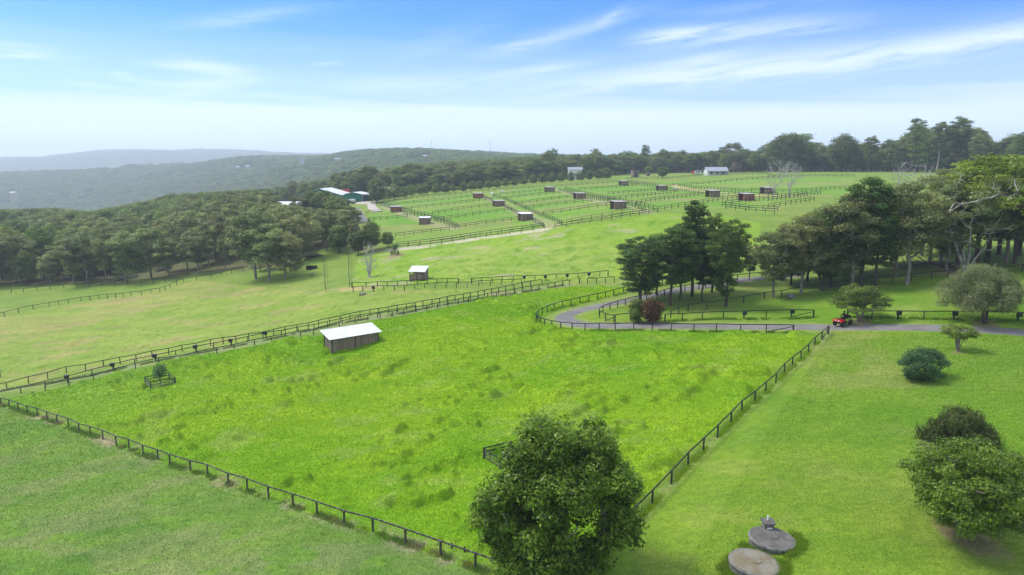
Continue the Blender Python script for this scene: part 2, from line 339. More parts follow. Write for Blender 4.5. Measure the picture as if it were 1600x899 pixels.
# ------------------------------------------------------------------ mesh builder
class MB:
    def __init__(s): s.v = []; s.f = []
    def add(s, vs, fs):
        k = len(s.v); s.v += [tuple(x) for x in vs]; s.f += [tuple(i + k for i in f) for f in fs]; return s
    def box(s, c, d, rz=0, bev=0):
        hx, hy, hz = d[0] / 2, d[1] / 2, d[2] / 2; ca, sa = math.cos(rz), math.sin(rz)
        vs = []
        for z in (-hz, hz):
            for (x, y) in ((-hx, -hy), (hx, -hy), (hx, hy), (-hx, hy)):
                vs.append((c[0] + x * ca - y * sa, c[1] + x * sa + y * ca, c[2] + z))
        return s.add(vs, [(3, 2, 1, 0), (4, 5, 6, 7), (0, 1, 5, 4), (1, 2, 6, 5), (2, 3, 7, 6), (3, 0, 4, 7)])
    def beam(s, a, b, w, h):
        a, b = Vector(a), Vector(b); d = (b - a); 
        if d.length < 1e-6: return s
        d.normalize(); side = d.cross(Vector((0, 0, 1)))
        if side.length < 1e-4: side = Vector((1, 0, 0))
        side.normalize(); up = side.cross(d).normalized(); vs = []
        for p in (a, b):
            for (i, j) in ((-1, -1), (1, -1), (1, 1), (-1, 1)): vs.append(p + side * (i * w / 2) + up * (j * h / 2))
        return s.add(vs, [(0, 1, 2, 3), (7, 6, 5, 4), (0, 4, 5, 1), (1, 5, 6, 2), (2, 6, 7, 3), (3, 7, 4, 0)])
    def tube(s, a, b, r0, r1, n=6, cap=False):
        a, b = Vector(a), Vector(b); d = b - a
        if d.length < 1e-6: return s
        d.normalize(); q = d.orthogonal().normalized(); w = d.cross(q); vs = []
        for p, r in ((a, r0), (b, r1)):
            for i in range(n):
                t = 2 * math.pi * i / n; vs.append(p + q * (r * math.cos(t)) + w * (r * math.sin(t)))
        fs = [(i, (i + 1) % n, n + (i + 1) % n, n + i) for i in range(n)]
        if cap: fs += [tuple(range(n - 1, -1, -1)), tuple(range(n, 2 * n))]
        return s.add(vs, fs)
    def lathe(s, prof, n=24, c=(0, 0, 0), cap=True, sx=1, sy=1):
        vs = []; m = len(prof)
        for (r, z) in prof:
            for i in range(n):
                t = 2 * math.pi * i / n; vs.append((c[0] + r * sx * math.cos(t), c[1] + r * sy * math.sin(t), c[2] + z))
        fs = [(j * n + i, j * n + (i + 1) % n, (j + 1) * n + (i + 1) % n, (j + 1) * n + i) for j in range(m - 1) for i in range(n)]
        if cap: fs += [tuple(range(n - 1, -1, -1)), tuple(range((m - 1) * n, m * n))]
        return s.add(vs, fs)
    def mesh(s, name, mat, smooth=False, bevel=0):
        me = bpy.data.meshes.new(name); me.from_pydata(s.v, [], s.f); me.materials.append(mat); me.update()
        if smooth: me.polygons.foreach_set('use_smooth', [True] * len(me.polygons))
        if bevel:
            import bmesh
            bm = bmesh.new(); bm.from_mesh(me); bmesh.ops.bevel(bm, geom=bm.edges[:], offset=bevel, segments=2, affect='EDGES', profile=.6); bm.to_mesh(me); bm.free()
        return me
    def build(s, name, mat, parent=None, smooth=False, bevel=0): return link(name, s.mesh(name, mat, smooth, bevel), parent)

def np_mesh(name, verts, quads, mat, attrs=None, smooth=False, nper=4):
    me = bpy.data.meshes.new(name); nv, nf = len(verts), len(quads)
    me.vertices.add(nv); me.vertices.foreach_set('co', np.ascontiguousarray(verts, np.float32).ravel())
    me.loops.add(nf * nper); me.loops.foreach_set('vertex_index', np.ascontiguousarray(quads, np.int32).ravel())
    me.polygons.add(nf); me.polygons.foreach_set('loop_start', np.arange(0, nf * nper, nper, dtype=np.int32))
    if smooth: me.polygons.foreach_set('use_smooth', np.ones(nf, bool))
    for k, a in (attrs or {}).items():
        if a.ndim == 1: at = me.attributes.new(k, 'FLOAT', 'POINT'); at.data.foreach_set('value', np.ascontiguousarray(a, np.float32))
        else: at = me.attributes.new(k, 'FLOAT_COLOR', 'POINT'); at.data.foreach_set('color', np.ascontiguousarray(np.concatenate([a, np.ones((len(a), 1))], 1), np.float32).ravel())
    me.materials.append(mat); me.update(calc_edges=True); me.validate(); return me
# ------------------------------------------------------------------ zones of the ground (photo outlines carried to the land)
def world_poly(pts): return np.array([gp(*p)[:2] for p in pts])
def inside(x, y, poly):
    r = np.zeros(x.shape, bool); n = len(poly)
    for i in range(n):
        x1, y1 = poly[i]; x2, y2 = poly[(i + 1) % n]
        if y1 == y2: continue
        c = ((y1 > y) != (y2 > y)) & (x < (x2 - x1) * (y - y1) / (y2 - y1) + x1); r ^= c
    return r
def dist_poly(x, y, pts, closed=False):
    d = np.full(x.shape, 1e9); n = len(pts)
    for i in range(n if closed else n - 1):
        ax, ay = pts[i]; bx, by = pts[(i + 1) % n]; vx, vy = bx - ax, by - ay; q = vx * vx + vy * vy + 1e-9
        t = np.clip(((x - ax) * vx + (y - ay) * vy) / q, 0, 1); d = np.minimum(d, np.hypot(x - ax - t * vx, y - ay - t * vy))
    return d
def smooth_line(pts, n=8):
    """Catmull-Rom through world points"""
    P = [Vector((p[0], p[1], 0)) for p in pts]; P = [P[0] * 2 - P[1]] + P + [P[-1] * 2 - P[-2]]; o = []
    for i in range(1, len(P) - 2):
        for k in range(n):
            t = k / n; a, b, c, d = P[i - 1], P[i], P[i + 1], P[i + 2]
            o.append(0.5 * ((2 * b) + (c - a) * t + (2 * a - 5 * b + 4 * c - d) * t * t + (3 * b - 3 * c + d - a) * t ** 3))
    o.append(P[-2]); return np.array([(v.x, v.y) for v in o])

F1_PX = [(-120,612),(-60,622),(2,634),(15,637),(29,642),(43,647),(59,651),(74,657),(90,662),(107,667),(124,676),(142,681),(161,687),(182,697),(202,702),(224,712),(247,719),(266,727),(298,737),(325,744),(357,758),(387,767),(420,780),(458,792),(496,805),(538,820),(583,832),(634,850),(689,870),(743,890),(804,912),(868,934)]
F2_PX = [(868,934),(920,892),(955,853),(988,820),(1019,789),(1049,757),(1075,728),(1099,705),(1121,684),(1142,662),(1159,644),(1179,629),(1196,614),(1212,600),(1225,584),(1238,573),(1251,563),(1263,552),(1273,541),(1284,532),(1294,523)]
LOOP_PX = [(1239,521),(1197,520),(1157,520),(1119,519),(1084,519),(1049,518),(1019,517),(990,517),(961,518),(936,517),(914,518),(894,517),(876,515),(862,513),(851,510),(844,508),(839,504),(838,500),(841,496),(847,492),(855,489),(866,485),(879,481),(892,479),(906,475),(920,472),(934,469),(946,466),(959,463),(974,459),(990,456),(1010,452),(1035,447),(1060,443),(1090,438),(1123,430),(1155,424),(1194,421)]
ROAD1_PX = [(1800,536),(1700,530),(1600,520),(1520,515),(1440,512.5),(1360,511.5),(1280,511.5),(1200,511),(1120,510),(1040,509.5),(980,509.5),(930,509),(900,506),(884,500),(884,494),(900,487),(925,481),(955,475),(985,469),(1030,459),(1070,452),(1110,446),(1150,439),(1200,434),(1250,430)]
PAD_PX = [(-60,632),(0,626),(71,612),(147,596),(212,578),(282,566),(366,549),(446,532),(498,526),(575,503),(631,493),(700,480),(760,467),(820,457),(895,448),(985,450),(946,467),(892,480),(847,493),(839,503),(862,514),(961,519),(1084,520),(1239,522),(1294,524),(1212,601),(1099,706),(1019,790),(920,893),(868,934),(743,890),(634,850),(496,805),(387,767),(266,727),(161,687),(74,657),(2,634)]
paddock = world_poly(PAD_PX)
road1 = smooth_line([gp(*p)[:2] for p in ROAD1_PX], 6)
f1w = np.array([gp(*p)[:2] for p in F1_PX]); f2w = np.array([gp(*p)[:2] for p in F2_PX])
lane = np.array([gp(*p)[:2] for p in [(-60,622),(30,606),(130,589),(230,568),(330,549),(430,529),(530,506),(630,490),(730,471),(830,455),(880,446)]])
leftlawn = world_poly([(-400,600),(-120,613),(2,635),(74,658),(161,688),(266,728),(387,768),(496,806),(634,851),(743,891),(868,936)]); leftlawn = np.vstack([leftlawn, [[2, 20], [-150, 20], [-150, 60]]])
upper = world_poly([(590,450),(800,441),(1000,432),(1180,420),(1190,350),(1120,335),(1028,333),(960,344),(855,358),(700,379),(620,388),(560,400),(548,450)])
field = world_poly([(-150,520),(7,494),(107,474),(205,462),(266,450),(307,438),(400,448),(500,456),(590,452),(790,458),(600,490),(400,533),(200,566),(0,612),(-150,640)])
strips = world_poly([(580,318),(745,303),(851,292),(950,292),(1060,283),(1200,278),(1335,277),(1330,300),(1200,335),(1133,325),(1028,332),(856,356),(705,377),(620,386),(575,348)])
woods = [gp(*p)[:2] for p in [(-150,452),(0,448),(100,446),(200,443),(280,434),(345,426),(420,425),(480,412),(500,395),(560,390),(596,385),(585,360),(560,350),(540,335)]]
woods = np.array(woods + [gd(440, 350)[:2], gd(430, 520)[:2], gd(250, 600)[:2], gd(-150, 600)[:2]])
bank = np.array([gp(*p)[:2] for p in [(55,444),(90,436),(140,428)]])
bank2 = np.array([gp(*p)[:2] for p in [(290,398),(325,390)]])
tracks = [np.array([gp(*p)[:2] for p in pl]) for pl in (
    [(612,391),(680,384),(760,371),(850,359)],                          # pale gravel below the strips
    [(751,307),(782,319),(826,339),(868,354)], [(868,296),(925,313),(975,322),(1015,333)],
    [(1050,289),(1104,300),(1160,305),(1230,306)], [(597,320),(612,328),(640,338),(680,351),(712,358)],
    [(555,392),(580,391),(612,391)], [(509,456),(548,452),(580,451)])]
gravel_px = [[(560,310),(572,318),(578,326),(592,331)], [(545,312),(558,321)]]

BARE = [(*gp(px_, py_)[:2], r_) for px_, py_, r_ in ((1512, 838, 2.4), (1463, 700, 1.6), (1440, 592, 1.2), (1497, 550, 1.0), (1343, 504, 1.5), (1538, 507, 1.8), (1000, 506, 1.8), (617, 400, 3.5), (577, 434, 1.6), (872, 905, 2.2), (1500, 428, 4), (780, 462, 2.5))]
# mown tree-shaded park right of the drive is the default
def ground_colour(x, y):
    r = np.hypot(x, y); n = x.shape
    c = np.empty(n + (3,)); c[:] = (.150, .225, .040)
    big = fbm(x / 23, y / 23, 3, 4); med = fbm(x / 5.5, y / 5.5, 11, 4); sm = fbm(x / 1.7, y / 1.7, 17, 3); streakn = fbm(x / 9 + y / 40, y / 2.6 - x / 30, 23, 4)
    def lay(mask, col): 
        m = np.clip(mask, 0, 1)[..., None]; c[:] = c * (1 - m) + np.array(col) * m
    lay(sstep(big, .5, .66) * .7, (.19, .235, .055)); lay(sstep(med, .55, .7) * .4, (.115, .2, .03))
    # right lawn: fresh green at the left and front, tired and yellow towards the shrubs
    rl = ((x > -5) & (y < 118) & ~inside(x, y, paddock)).astype(float) * (1 - inside(x, y, leftlawn))
    lay(rl, (.138, .228, .022)); lay(rl * sstep(med * .5 + big * .5, .45, .62) * .8 * sstep(x + (y - 50) * .1, 18, 45), (.2, .245, .06))
    lay(rl * sstep(fbm(x / 3, y / 3, 31, 3), .58, .7) * .6, (.17, .235, .04)); lay(rl * sstep(big, .55, .4) * .5, (.085, .2, .012))
    pk = inside(x, y, paddock).astype(float)
    lay(pk, (.18, .305, .013)); lay(pk * sstep(med, .5, .72) * .25, (.2, .325, .018)); lay(pk * sstep(big, .52, .38) * .6, (.12, .26, .010))
    lay(pk * sstep(streakn, .56, .76) * .3, (.22, .33, .03)); lay(pk * sstep(fbm(x / 6, y / 4, 41, 4), .62, .74) * .35, (.24, .3, .08))
    lay(pk * sstep(sstep(x, -28, -70) + (big - .5), .2, .9) * .55, (.16, .28, .035))
    ll = inside(x, y, leftlawn).astype(float)
    lay(ll, (.118, .205, .035)); lay(ll * sstep(streakn, .48, .66) * .4, (.16, .215, .07)); lay(ll * sstep(med, .55, .7) * .7, (.075, .17, .022))
    lay(ll * sstep(fbm(x / 8, y / 5, 51, 3), .55, .72) * .35, (.2, .21, .1)); lay(ll * sstep(fbm(x / 3.2, y / 2.2, 53, 3), .64, .72) * .8, (.12, .225, .03))
    fd = inside(x, y, field).astype(float)
    lay(fd, (.195, .265, .05)); lay(fd * sstep(med, .45, .62) * .5, (.165, .25, .035)); lay(fd * sstep(big, .5, .62) * .55, (.26, .255, .085))
    lay(fd * sstep(fbm(x / 9, y / 5, 61, 4), .6, .74) * .5, (.28, .225, .11))
    lay(fd * sstep(streakn, .6, .7) * .35, (.12, .22, .02))
    up = inside(x, y, upper).astype(float)
    lay(up, (.175, .28, .03)); lay(up * sstep(big, .45, .62) * .6, (.22, .29, .06)); lay(up * sstep(fbm(x / 1.8, y / 1.8, 71, 3), .6, .7) * .6, (.1, .21, .012))
    lay(up * sstep(fbm(x / 7, y / 5, 73, 3), .66, .74) * .6, (.3, .28, .17))
    st = inside(x, y, strips).astype(float)
    lay(st, (.125, .25, .03)); cell = np.floor(y / 17 + x / 95 + .3 * (big - .5)); hv = _hash(cell, np.floor(x / 75), 77)
    lay(st * sstep(hv, .45, .55) * .6, (.19, .26, .055)); lay(st * sstep(hv, .8, .9) * .5, (.2, .22, .07)); lay(st * sstep(med, .6, .75) * .5, (.22, .22, .09))
    for (ex, ey, er) in BARE: w = np.hypot(x - ex, (y - ey) * .8); lay(sstep(w + 2.0 * (med - .5) + 1.2 * (sm - .5), er, er * .45) * .75, (.26, .21, .13))
    # worn lines along fences
    w = dist_poly(x, y, f2w); lay(np.exp(-(w / .55) ** 2) * (.2 + .9 * (sm - .3)), (.25, .24, .13))
    w = dist_poly(x, y, f1w); lay(np.exp(-(w / .8) ** 2) * sstep(sm + med, .95, 1.3), (.27, .24, .15))
    w = dist_poly(x, y, lane); lay(sstep(w, 2.3, 1.2) * .6, (.19, .225, .11)); lay(sstep(w, 1.6, .5) * sstep(sm, .42, .62) * .35, (.25, .24, .17))
    w = dist_poly(x, y, road1); lay(sstep(w, 3.6, 2.0) * (x < 46) * .6, (.2, .24, .08))
    for k, t in enumerate(tracks):
        w = dist_poly(x, y, t); col = (.42, .39, .3) if k == 0 else ((.42, .36, .17) if k == 3 else (.26, .25, .14)) if k != 6 else (.33, .27, .13)
        lay(sstep(w, 3.0, 1.4) * sstep(sm + med, .6, .95) * (.95 if k in (0, 3) else .75), col)
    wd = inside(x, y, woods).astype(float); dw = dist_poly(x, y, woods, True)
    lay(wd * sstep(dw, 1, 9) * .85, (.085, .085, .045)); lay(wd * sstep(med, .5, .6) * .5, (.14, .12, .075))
    for bb in (bank, bank2): w = dist_poly(x, y, bb); lay(sstep(w + 4 * (med - .5), 3.0, 1.2), (.34, .27, .19))
    lay(sstep(r, 480, 640) * 1.0, (.045, .06, .025))
    return c

lane_soft = lambda x, y: sstep(dist_poly(x, y, lane), 1.5, 3.5)
def relief(x, y):
    """long-grass tussocks and small unevenness, in metres"""
    near = sstep(np.hypot(x, y), 260, 150)
    pk = inside(x, y, paddock) * sstep(dist_poly(x, y, paddock, True), .0, 2.0)
    wx = x + 1.2 * (fbm(x / 4, y / 4, 81, 2) - .5); wy = y + 1.2 * (fbm(x / 4 + 9, y / 4, 83, 2) - .5)
    a = fbm(wx / 3.6 + wy / 12, wy / 2.5, 85, 3); sk = fbm((wx + .3 * wy) / 6.5, (wy - .3 * wx) / 1.5, 88, 3); region = .25 + 1.0 * sstep(fbm(x / 14, y / 11, 87, 2), .38, .6)
    mounds = sstep(a, .50, .68) * region + .30 * sstep(sk, .45, .7) + .15 * sstep(fbm(wx / 1.4, wy / 1.0, 86, 2), .5, .75) * region
    m = pk * (mounds * .6 + .25 * fbm(x / 5, y / 3.6, 94, 2) + .05 * fbm(x / .8, y / .6, 89, 2) + .18 * fbm(x / 2.4, y / 1.7, 93, 2))
    rest = (1 - pk) * (.05 * fbm(x / .8, y / .6, 91, 2))
    ll = inside(x, y, leftlawn) * sstep(dist_poly(x, y, f1w), .3, 2)
    m2 = ll * (.18 * sstep(fbm(x / 2.6, y / 1.6, 95, 3), .5, .75) + .05 * fbm(x / .8, y / .5, 97, 2))
    up = (inside(x, y, upper) | inside(x, y, field)) * .3 * sstep(fbm(wx / 1.5, wy / 1.3, 71, 3), .55, .75)
    return (m + m2 + rest + up) * near * sstep(dist_poly(x, y, road1), 2.2, 3.2) * lane_soft(x, y)
def G(x, y): 
    x = np.atleast_1d(np.asarray(x, float)); y = np.atleast_1d(np.asarray(y, float)); return T(x, y) + relief(x, y)

rad = [0.5, 6, 12]; r = 16.0
while r < 6400:
    rad.append(r); r *= 1.0038 if r < 200 else (1.006 if r < 700 else 1.02)
rad = np.array(rad)
ang_f = np.radians(np.arange(-44, 44.001, 0.105)); ang_b = np.radians(np.concatenate([np.arange(46, 314, 3.0)]))
ang = np.concatenate([ang_f, ang_b])
GX = rad[:, None] * np.sin(ang)[None]; GY = rad[:, None] * np.cos(ang)[None]
fx, fy = GX.ravel(), GY.ravel(); nearm = np.hypot(fx, fy) < 700
gz = T(fx, fy); gz[nearm] += relief(fx[nearm], fy[nearm])
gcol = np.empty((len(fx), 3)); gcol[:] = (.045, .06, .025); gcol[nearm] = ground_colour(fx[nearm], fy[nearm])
na, nr = len(ang), len(rad); ii = np.arange(nr - 1)[:, None] * na; jj = np.arange(na)[None]; j2 = (jj + 1) % na
quads = np.stack([ii + jj, ii + na + jj, ii + na + j2, ii + j2], -1).reshape(-1, 4)
m, t, p = new_mat('grassland'); b = NB(t)
at = b.n('ShaderNodeAttribute', attribute_name='tint'); geo = b.n('ShaderNodeNewGeometry'); P = geo.outputs['Position']
n1 = b.noise(b.mapping(P, (1, 1.6, 1)), .9, 6, .7); n2 = b.noise(P, 6.5, 4, .75); n3 = b.noise(b.mapping(P, (.6, 1.4, 1), (0, 0, .3)), .16, 4, .6)
c = b.mix(1.0, at.outputs['Color'], b.mix(b.rng(n1, .3, .7, 0, 1), (.82, .86, .85), (1.18, 1.13, 1.1)), 'MULTIPLY')
c = b.mix(1.0, c, b.mix(b.rng(n2, .3, .7, 0, 1), (.68, .72, .65), (1.32, 1.27, 1.28)), 'MULTIPLY')
c = b.mix(1.0, c, b.mix(b.rng(n3, .35, .65, 0, 1), (.88, .94, .9), (1.14, 1.07, 1.1)), 'MULTIPLY')
b.l(c, p.inputs['Base Color']); p.inputs['Roughness'].default_value = .95; p.inputs['Specular IOR Level'].default_value = .08
bn = b.n('ShaderNodeBump'); bn.inputs['Strength'].default_value = .7; bn.inputs['Distance'].default_value = .12
b.l(b.math('ADD', n2, b.math('MULTIPLY', n1, 1.2)), bn.inputs['Height']); b.l(bn.outputs[0], p.inputs['Normal'])
M['grass'] = m
tag(link('ground', np_mesh('ground', np.stack([fx, fy, gz], 1), quads, m, {'tint': gcol}, smooth=True)), 'rolling green pasture land with mown lawns and tussocky paddocks', kind='structure')
del GX, GY, quads

# the grass itself: blades in tufts
def tufts(name, n, region, hgt, wid, seed, label, gain=1.0, dens=None, line=None):
    rg = np.random.default_rng(seed)
    if line is not None: region = np.array([[-500, 0], [500, 0], [500, 600], [-500, 600]])
    lo, hi = region.min(0), region.max(0)
    x = rg.uniform(lo[0], hi[0], n * 3); y = rg.uniform(lo[1], hi[1], n * 3)
    if line is not None:
        seg = rg.integers(0, 10 ** 6, n * 3); A_ = np.concatenate([q[:-1] for q in line]); B_ = np.concatenate([q[1:] for q in line]); wl = np.hypot(*(B_ - A_).T); k_ = rg.choice(len(A_), n * 3, p=wl / wl.sum()); t_ = rg.random((n * 3, 1)); q_ = A_[k_] * (1 - t_) + B_[k_] * t_ + rg.normal(0, .22, (n * 3, 2)); x, y = q_[:, 0], q_[:, 1]
    a = np.arctan2(x, y); ok = inside(x, y, region) & (abs(a) < .76) & (np.hypot(x, y) > 24)
    pr = np.clip((55.0 / np.hypot(x, y)), 0, 1); ok &= rg.random(len(x)) < pr
    if dens is not None: ok &= rg.random(len(x)) < dens(x, y)
    ok &= dist_poly(x, y, road1) > 2.3
    x, y = x[ok][:n], y[ok][:n]; k = len(x); z = T(x, y) + relief(x, y); sc = np.clip(np.hypot(x, y) / 55, 1, 2.2)
    h = hgt * rg.uniform(.5, 1.3, k) * (0.8 + .2 * sc); w = wid * sc * rg.uniform(.7, 1.3, k)
    th = rg.uniform(0, 2 * np.pi, k); lean = rg.uniform(.1, .9, k) * h; la = rg.normal(.5, .9, k)
    b0 = np.stack([x - np.cos(th) * w, y - np.sin(th) * w, z - .04], 1); b1 = np.stack([x + np.cos(th) * w, y + np.sin(th) * w, z - .04], 1)
    tp = np.stack([x + np.cos(la) * lean, y + np.sin(la) * lean, z + h], 1)
    v = np.stack([b0, b1, tp], 1).reshape(-1, 3); f = np.arange(3 * k).reshape(-1, 3)
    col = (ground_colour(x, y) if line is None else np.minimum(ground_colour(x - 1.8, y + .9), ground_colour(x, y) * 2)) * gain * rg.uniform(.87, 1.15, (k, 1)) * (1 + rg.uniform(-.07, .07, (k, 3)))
    return tag(link(name, np_mesh(name, v, f, M['blade'], {'tint': np.repeat(col, 3, 0)}, nper=3)), label, 'grass', kind='stuff')
m = bpy.data.materials.new('grass_blades'); m.use_nodes = True; t = m.node_tree; t.nodes.clear(); b = NB(t)
at = b.n('ShaderNodeAttribute', attribute_name='tint'); d = b.n('ShaderNodeBsdfDiffuse'); tr = b.n('ShaderNodeBsdfTranslucent'); mx = b.n('ShaderNodeMixShader'); mx.inputs[0].default_value = .35
b.l(at.outputs['Color'], d.inputs[0]); b.l(b.mix(1.0, at.outputs['Color'], (1.2, 1.2, .8), 'MULTIPLY'), tr.inputs[0]); b.l(d.outputs[0], mx.inputs[1]); b.l(tr.outputs[0], mx.inputs[2])
o = b.n('ShaderNodeOutputMaterial'); b.l(mx.outputs[0], o.inputs[0]); M['blade'] = m
tufts('long_grass', 420000, paddock, .13, .035, 1, 'long bright green tussocky grass filling the fenced front paddock', 1.35)
tufts('rough_grass', 230000, leftlawn, .11, .03, 2, 'short dull green rough grass in front of the black fence', 1.1)
rlawn = np.array([[2, 26], [60, 26], [110, 90], [110, 100], [47, 97]])
tufts('lawn_grass', 230000, rlawn, .07, .03, 3, 'short mown grass of the lawn around the shrubs', 1.08, dens=lambda x, y: ~inside(x, y, paddock) * 1.0)

# ------------------------------------------------------------------ roads and water
def strip(name, line, width, mat, lift=.05, label=None, kind='structure', wfun=None, sub=6):
    line = np.asarray(line); d = np.gradient(line, axis=0); d /= np.hypot(d[:, 0], d[:, 1])[:, None] + 1e-9; nrm = np.stack([-d[:, 1], d[:, 0]], 1)
    vs = []; k = sub + 1
    for i in range(len(line)):
        wdt = width if wfun is None else wfun(i / (len(line) - 1))
        for j in range(k):
            s = (j / sub - .5) * wdt + .12 * (vnoise(np.array(i * .7), np.array(j * 1.), 4) - .5) * (j in (0, sub))
            x, y = line[i] + nrm[i] * s; vs.append((x, y, float(T(x, y)) + lift - (.12 if j in (0, sub) else 0)))
    fs = [(i * k + j, (i + 1) * k + j, (i + 1) * k + j + 1, i * k + j + 1) for i in range(len(line) - 1) for j in range(sub)]
    mb = MB(); mb.add(vs, fs); o = mb.build(name, mat, smooth=True)
    me = o.data
    if me.polygons[0].normal.z < 0: me.flip_normals()
    return tag(o, label, kind=kind)
strip('road', road1, 3.4, M['asphalt'], .10, 'narrow grey driveway looping round the pines')
strip('road', smooth_line([gp(*p)[:2] for p in [(596,332),(606,341),(617,352),(622,362)]], 8)[:0] if False else smooth_line([gp(*p)[:2] for p in [(552,326),(560,338),(566,349)]], 8), 5, M['asphalt'], .15, 'short grey track running past the dark screen near the barn')
strip('yard', smooth_line([gp(*p)[:2] for p in [(556,317),(575,317),(590,317)]], 8), 13, M['gravel'], .12, 'pale gravel yard in front of the green barn')
strip('path', smooth_line([gp(*p)[:2] for p in [(580,318),(582,325),(592,331)]], 8), 4, M['gravel'], .2, 'pale gravel path curving down beside the fenced strips')
def pond(px, py, rx, ry, label):
    x, y, z = gp(px, py); mb = MB(); n = 36; vs = [(x, y, z + .25)]
    for i in range(n):
        a = 2 * math.pi * i / n; q = 1 + .2 * math.sin(3 * a + 1) + .1 * math.sin(5 * a); vs.append((x + rx * q * math.cos(a), y + ry * q * math.sin(a), z + .25))
    mb.add(vs, [(0, i + 1, (i + 1) % n + 1) for i in range(n)]); return tag(mb.build('pond', M['water']), label, kind='structure')
pond(495, 399, 5.5, 4, 'small bright pond under the edge of the wood')
pond(205, 434, 5, 4, 'small pale pond glimpsed between the trunks')
pond(262, 420, 4.5, 4, 'little pond deeper inside the wood')

wl_ = lambda P_: np.array([gp(*p)[:2] for p in P_])
tufts('fence_foot_grass', 45000, None, .26, .03, 4, 'long unmown grass growing along the foot of the fences', 1.1, dens=lambda x, y: sstep(fbm(x / 1.5, y / 1.5, 99, 2), .35, .6), line=[f1w, f2w, wl_(LOOP_PX), lane, wl_([(1324,497),(1443,500),(1640,503)]), wl_([(1039,503),(1130,499),(1271,497)])] + [np.array([(gp(*c_)[0] + r_ * math.cos(t_), gp(*c_)[1] + r_ * math.sin(t_)) for t_ in np.linspace(0, 6.29, 20)]) for c_, r_ in (((1205.5, 849), 1.75), ((1178, 887), 1.8), ((1205.5, 849), 1.75), ((1178, 887), 1.8))])
# ------------------------------------------------------------------ trees
def pick_centres(rg, n, sampler, mind):
    out = []
    for _ in range(n * 30):
        p = sampler(rg)
        if all((p[0] - q[0]) ** 2 + (p[1] - q[1]) ** 2 + (p[2] - q[2]) ** 2 > mind * mind for q in out):
            out.append(p)
            if len(out) >= n: break
    return np.array(out)
def skeleton(rg, centres, trunk_top, r0, lean=(0, 0), wob=.04, stems=1, spread=.6, tip=.025):
    """greedy branch growth: every foliage clump hangs on the nearest wood below it"""
    nodes = []; par = []
    for s in range(stems):
        a = 2 * math.pi * s / stems + rg.uniform(0, 1); base = np.array([math.cos(a), math.sin(a), 0]) * (.12 * r0 * 6 if stems > 1 else 0)
        nodes.append(base + [0, 0, -.35]); par.append(-1); nseg = 7
        sp = spread if stems > 1 else 0
        for i in range(1, nseg + 1):
            f = i / nseg; q = base + np.array([lean[0] * f * f + math.cos(a) * sp * f * trunk_top * .45, lean[1] * f * f + math.sin(a) * sp * f * trunk_top * .45, trunk_top * f]) + rg.normal(0, wob * trunk_top * .25, 3) * [1, 1, 0]
            nodes.append(q); par.append(len(nodes) - 2)
    top = np.array([lean[0], lean[1], trunk_top * .6])
    for c in centres[np.argsort(np.linalg.norm(centres - top, axis=1))]:
        A = np.array(nodes); d = A - c; hd = np.hypot(d[:, 0], d[:, 1]); cost = np.linalg.norm(d, axis=1) + np.where(d[:, 2] > -.15 * hd, 2.5 * (d[:, 2] + .15 * hd), 0) + np.where(A[:, 2] < trunk_top * .28, 4, 0)
        k = int(np.argmin(cost)); s = A[k]; L_ = np.linalg.norm(c - s); ns = max(2, min(5, int(L_ / .9)))
        prev = k
        for i in range(1, ns + 1):
            f = i / ns; q = s + (c - s) * f + np.array([0, 0, -.10 * L_ * math.sin(math.pi * f)]) + rg.normal(0, .05 * L_, 3) * (i < ns)
            nodes.append(q); par.append(prev); prev = len(nodes) - 1
    n = len(nodes); cnt = np.zeros(n); hasch = np.zeros(n, bool)
    for i in range(n):
        if par[i] >= 0: hasch[par[i]] = True
    for i in range(n - 1, -1, -1):
        if not hasch[i]: cnt[i] += 1
        if par[i] >= 0: cnt[par[i]] += cnt[i]
    rr = np.maximum(r0 * (cnt / max(cnt[0], 1)) ** .5, tip)
    nodes = np.array(nodes)
    low = nodes[:, 2] < .5; rr[low] *= 1.18
    return nodes, par, rr
def wood_mesh(name, nodes, par, rr, mat, sides=6, extra=None):
    mb = MB()
    for i, p in enumerate(par):
        if p < 0: continue
        mb.tube(nodes[p], nodes[i], rr[p] if rr[p] < rr[i] * 2.2 else rr[i] * 1.4, rr[i], sides if rr[i] > .05 else 4)
    if extra:
        for (a, b_, r1, r2) in extra: mb.tube(a, b_, r1, r2, 3)
    return mb.mesh(name, mat, smooth=True)
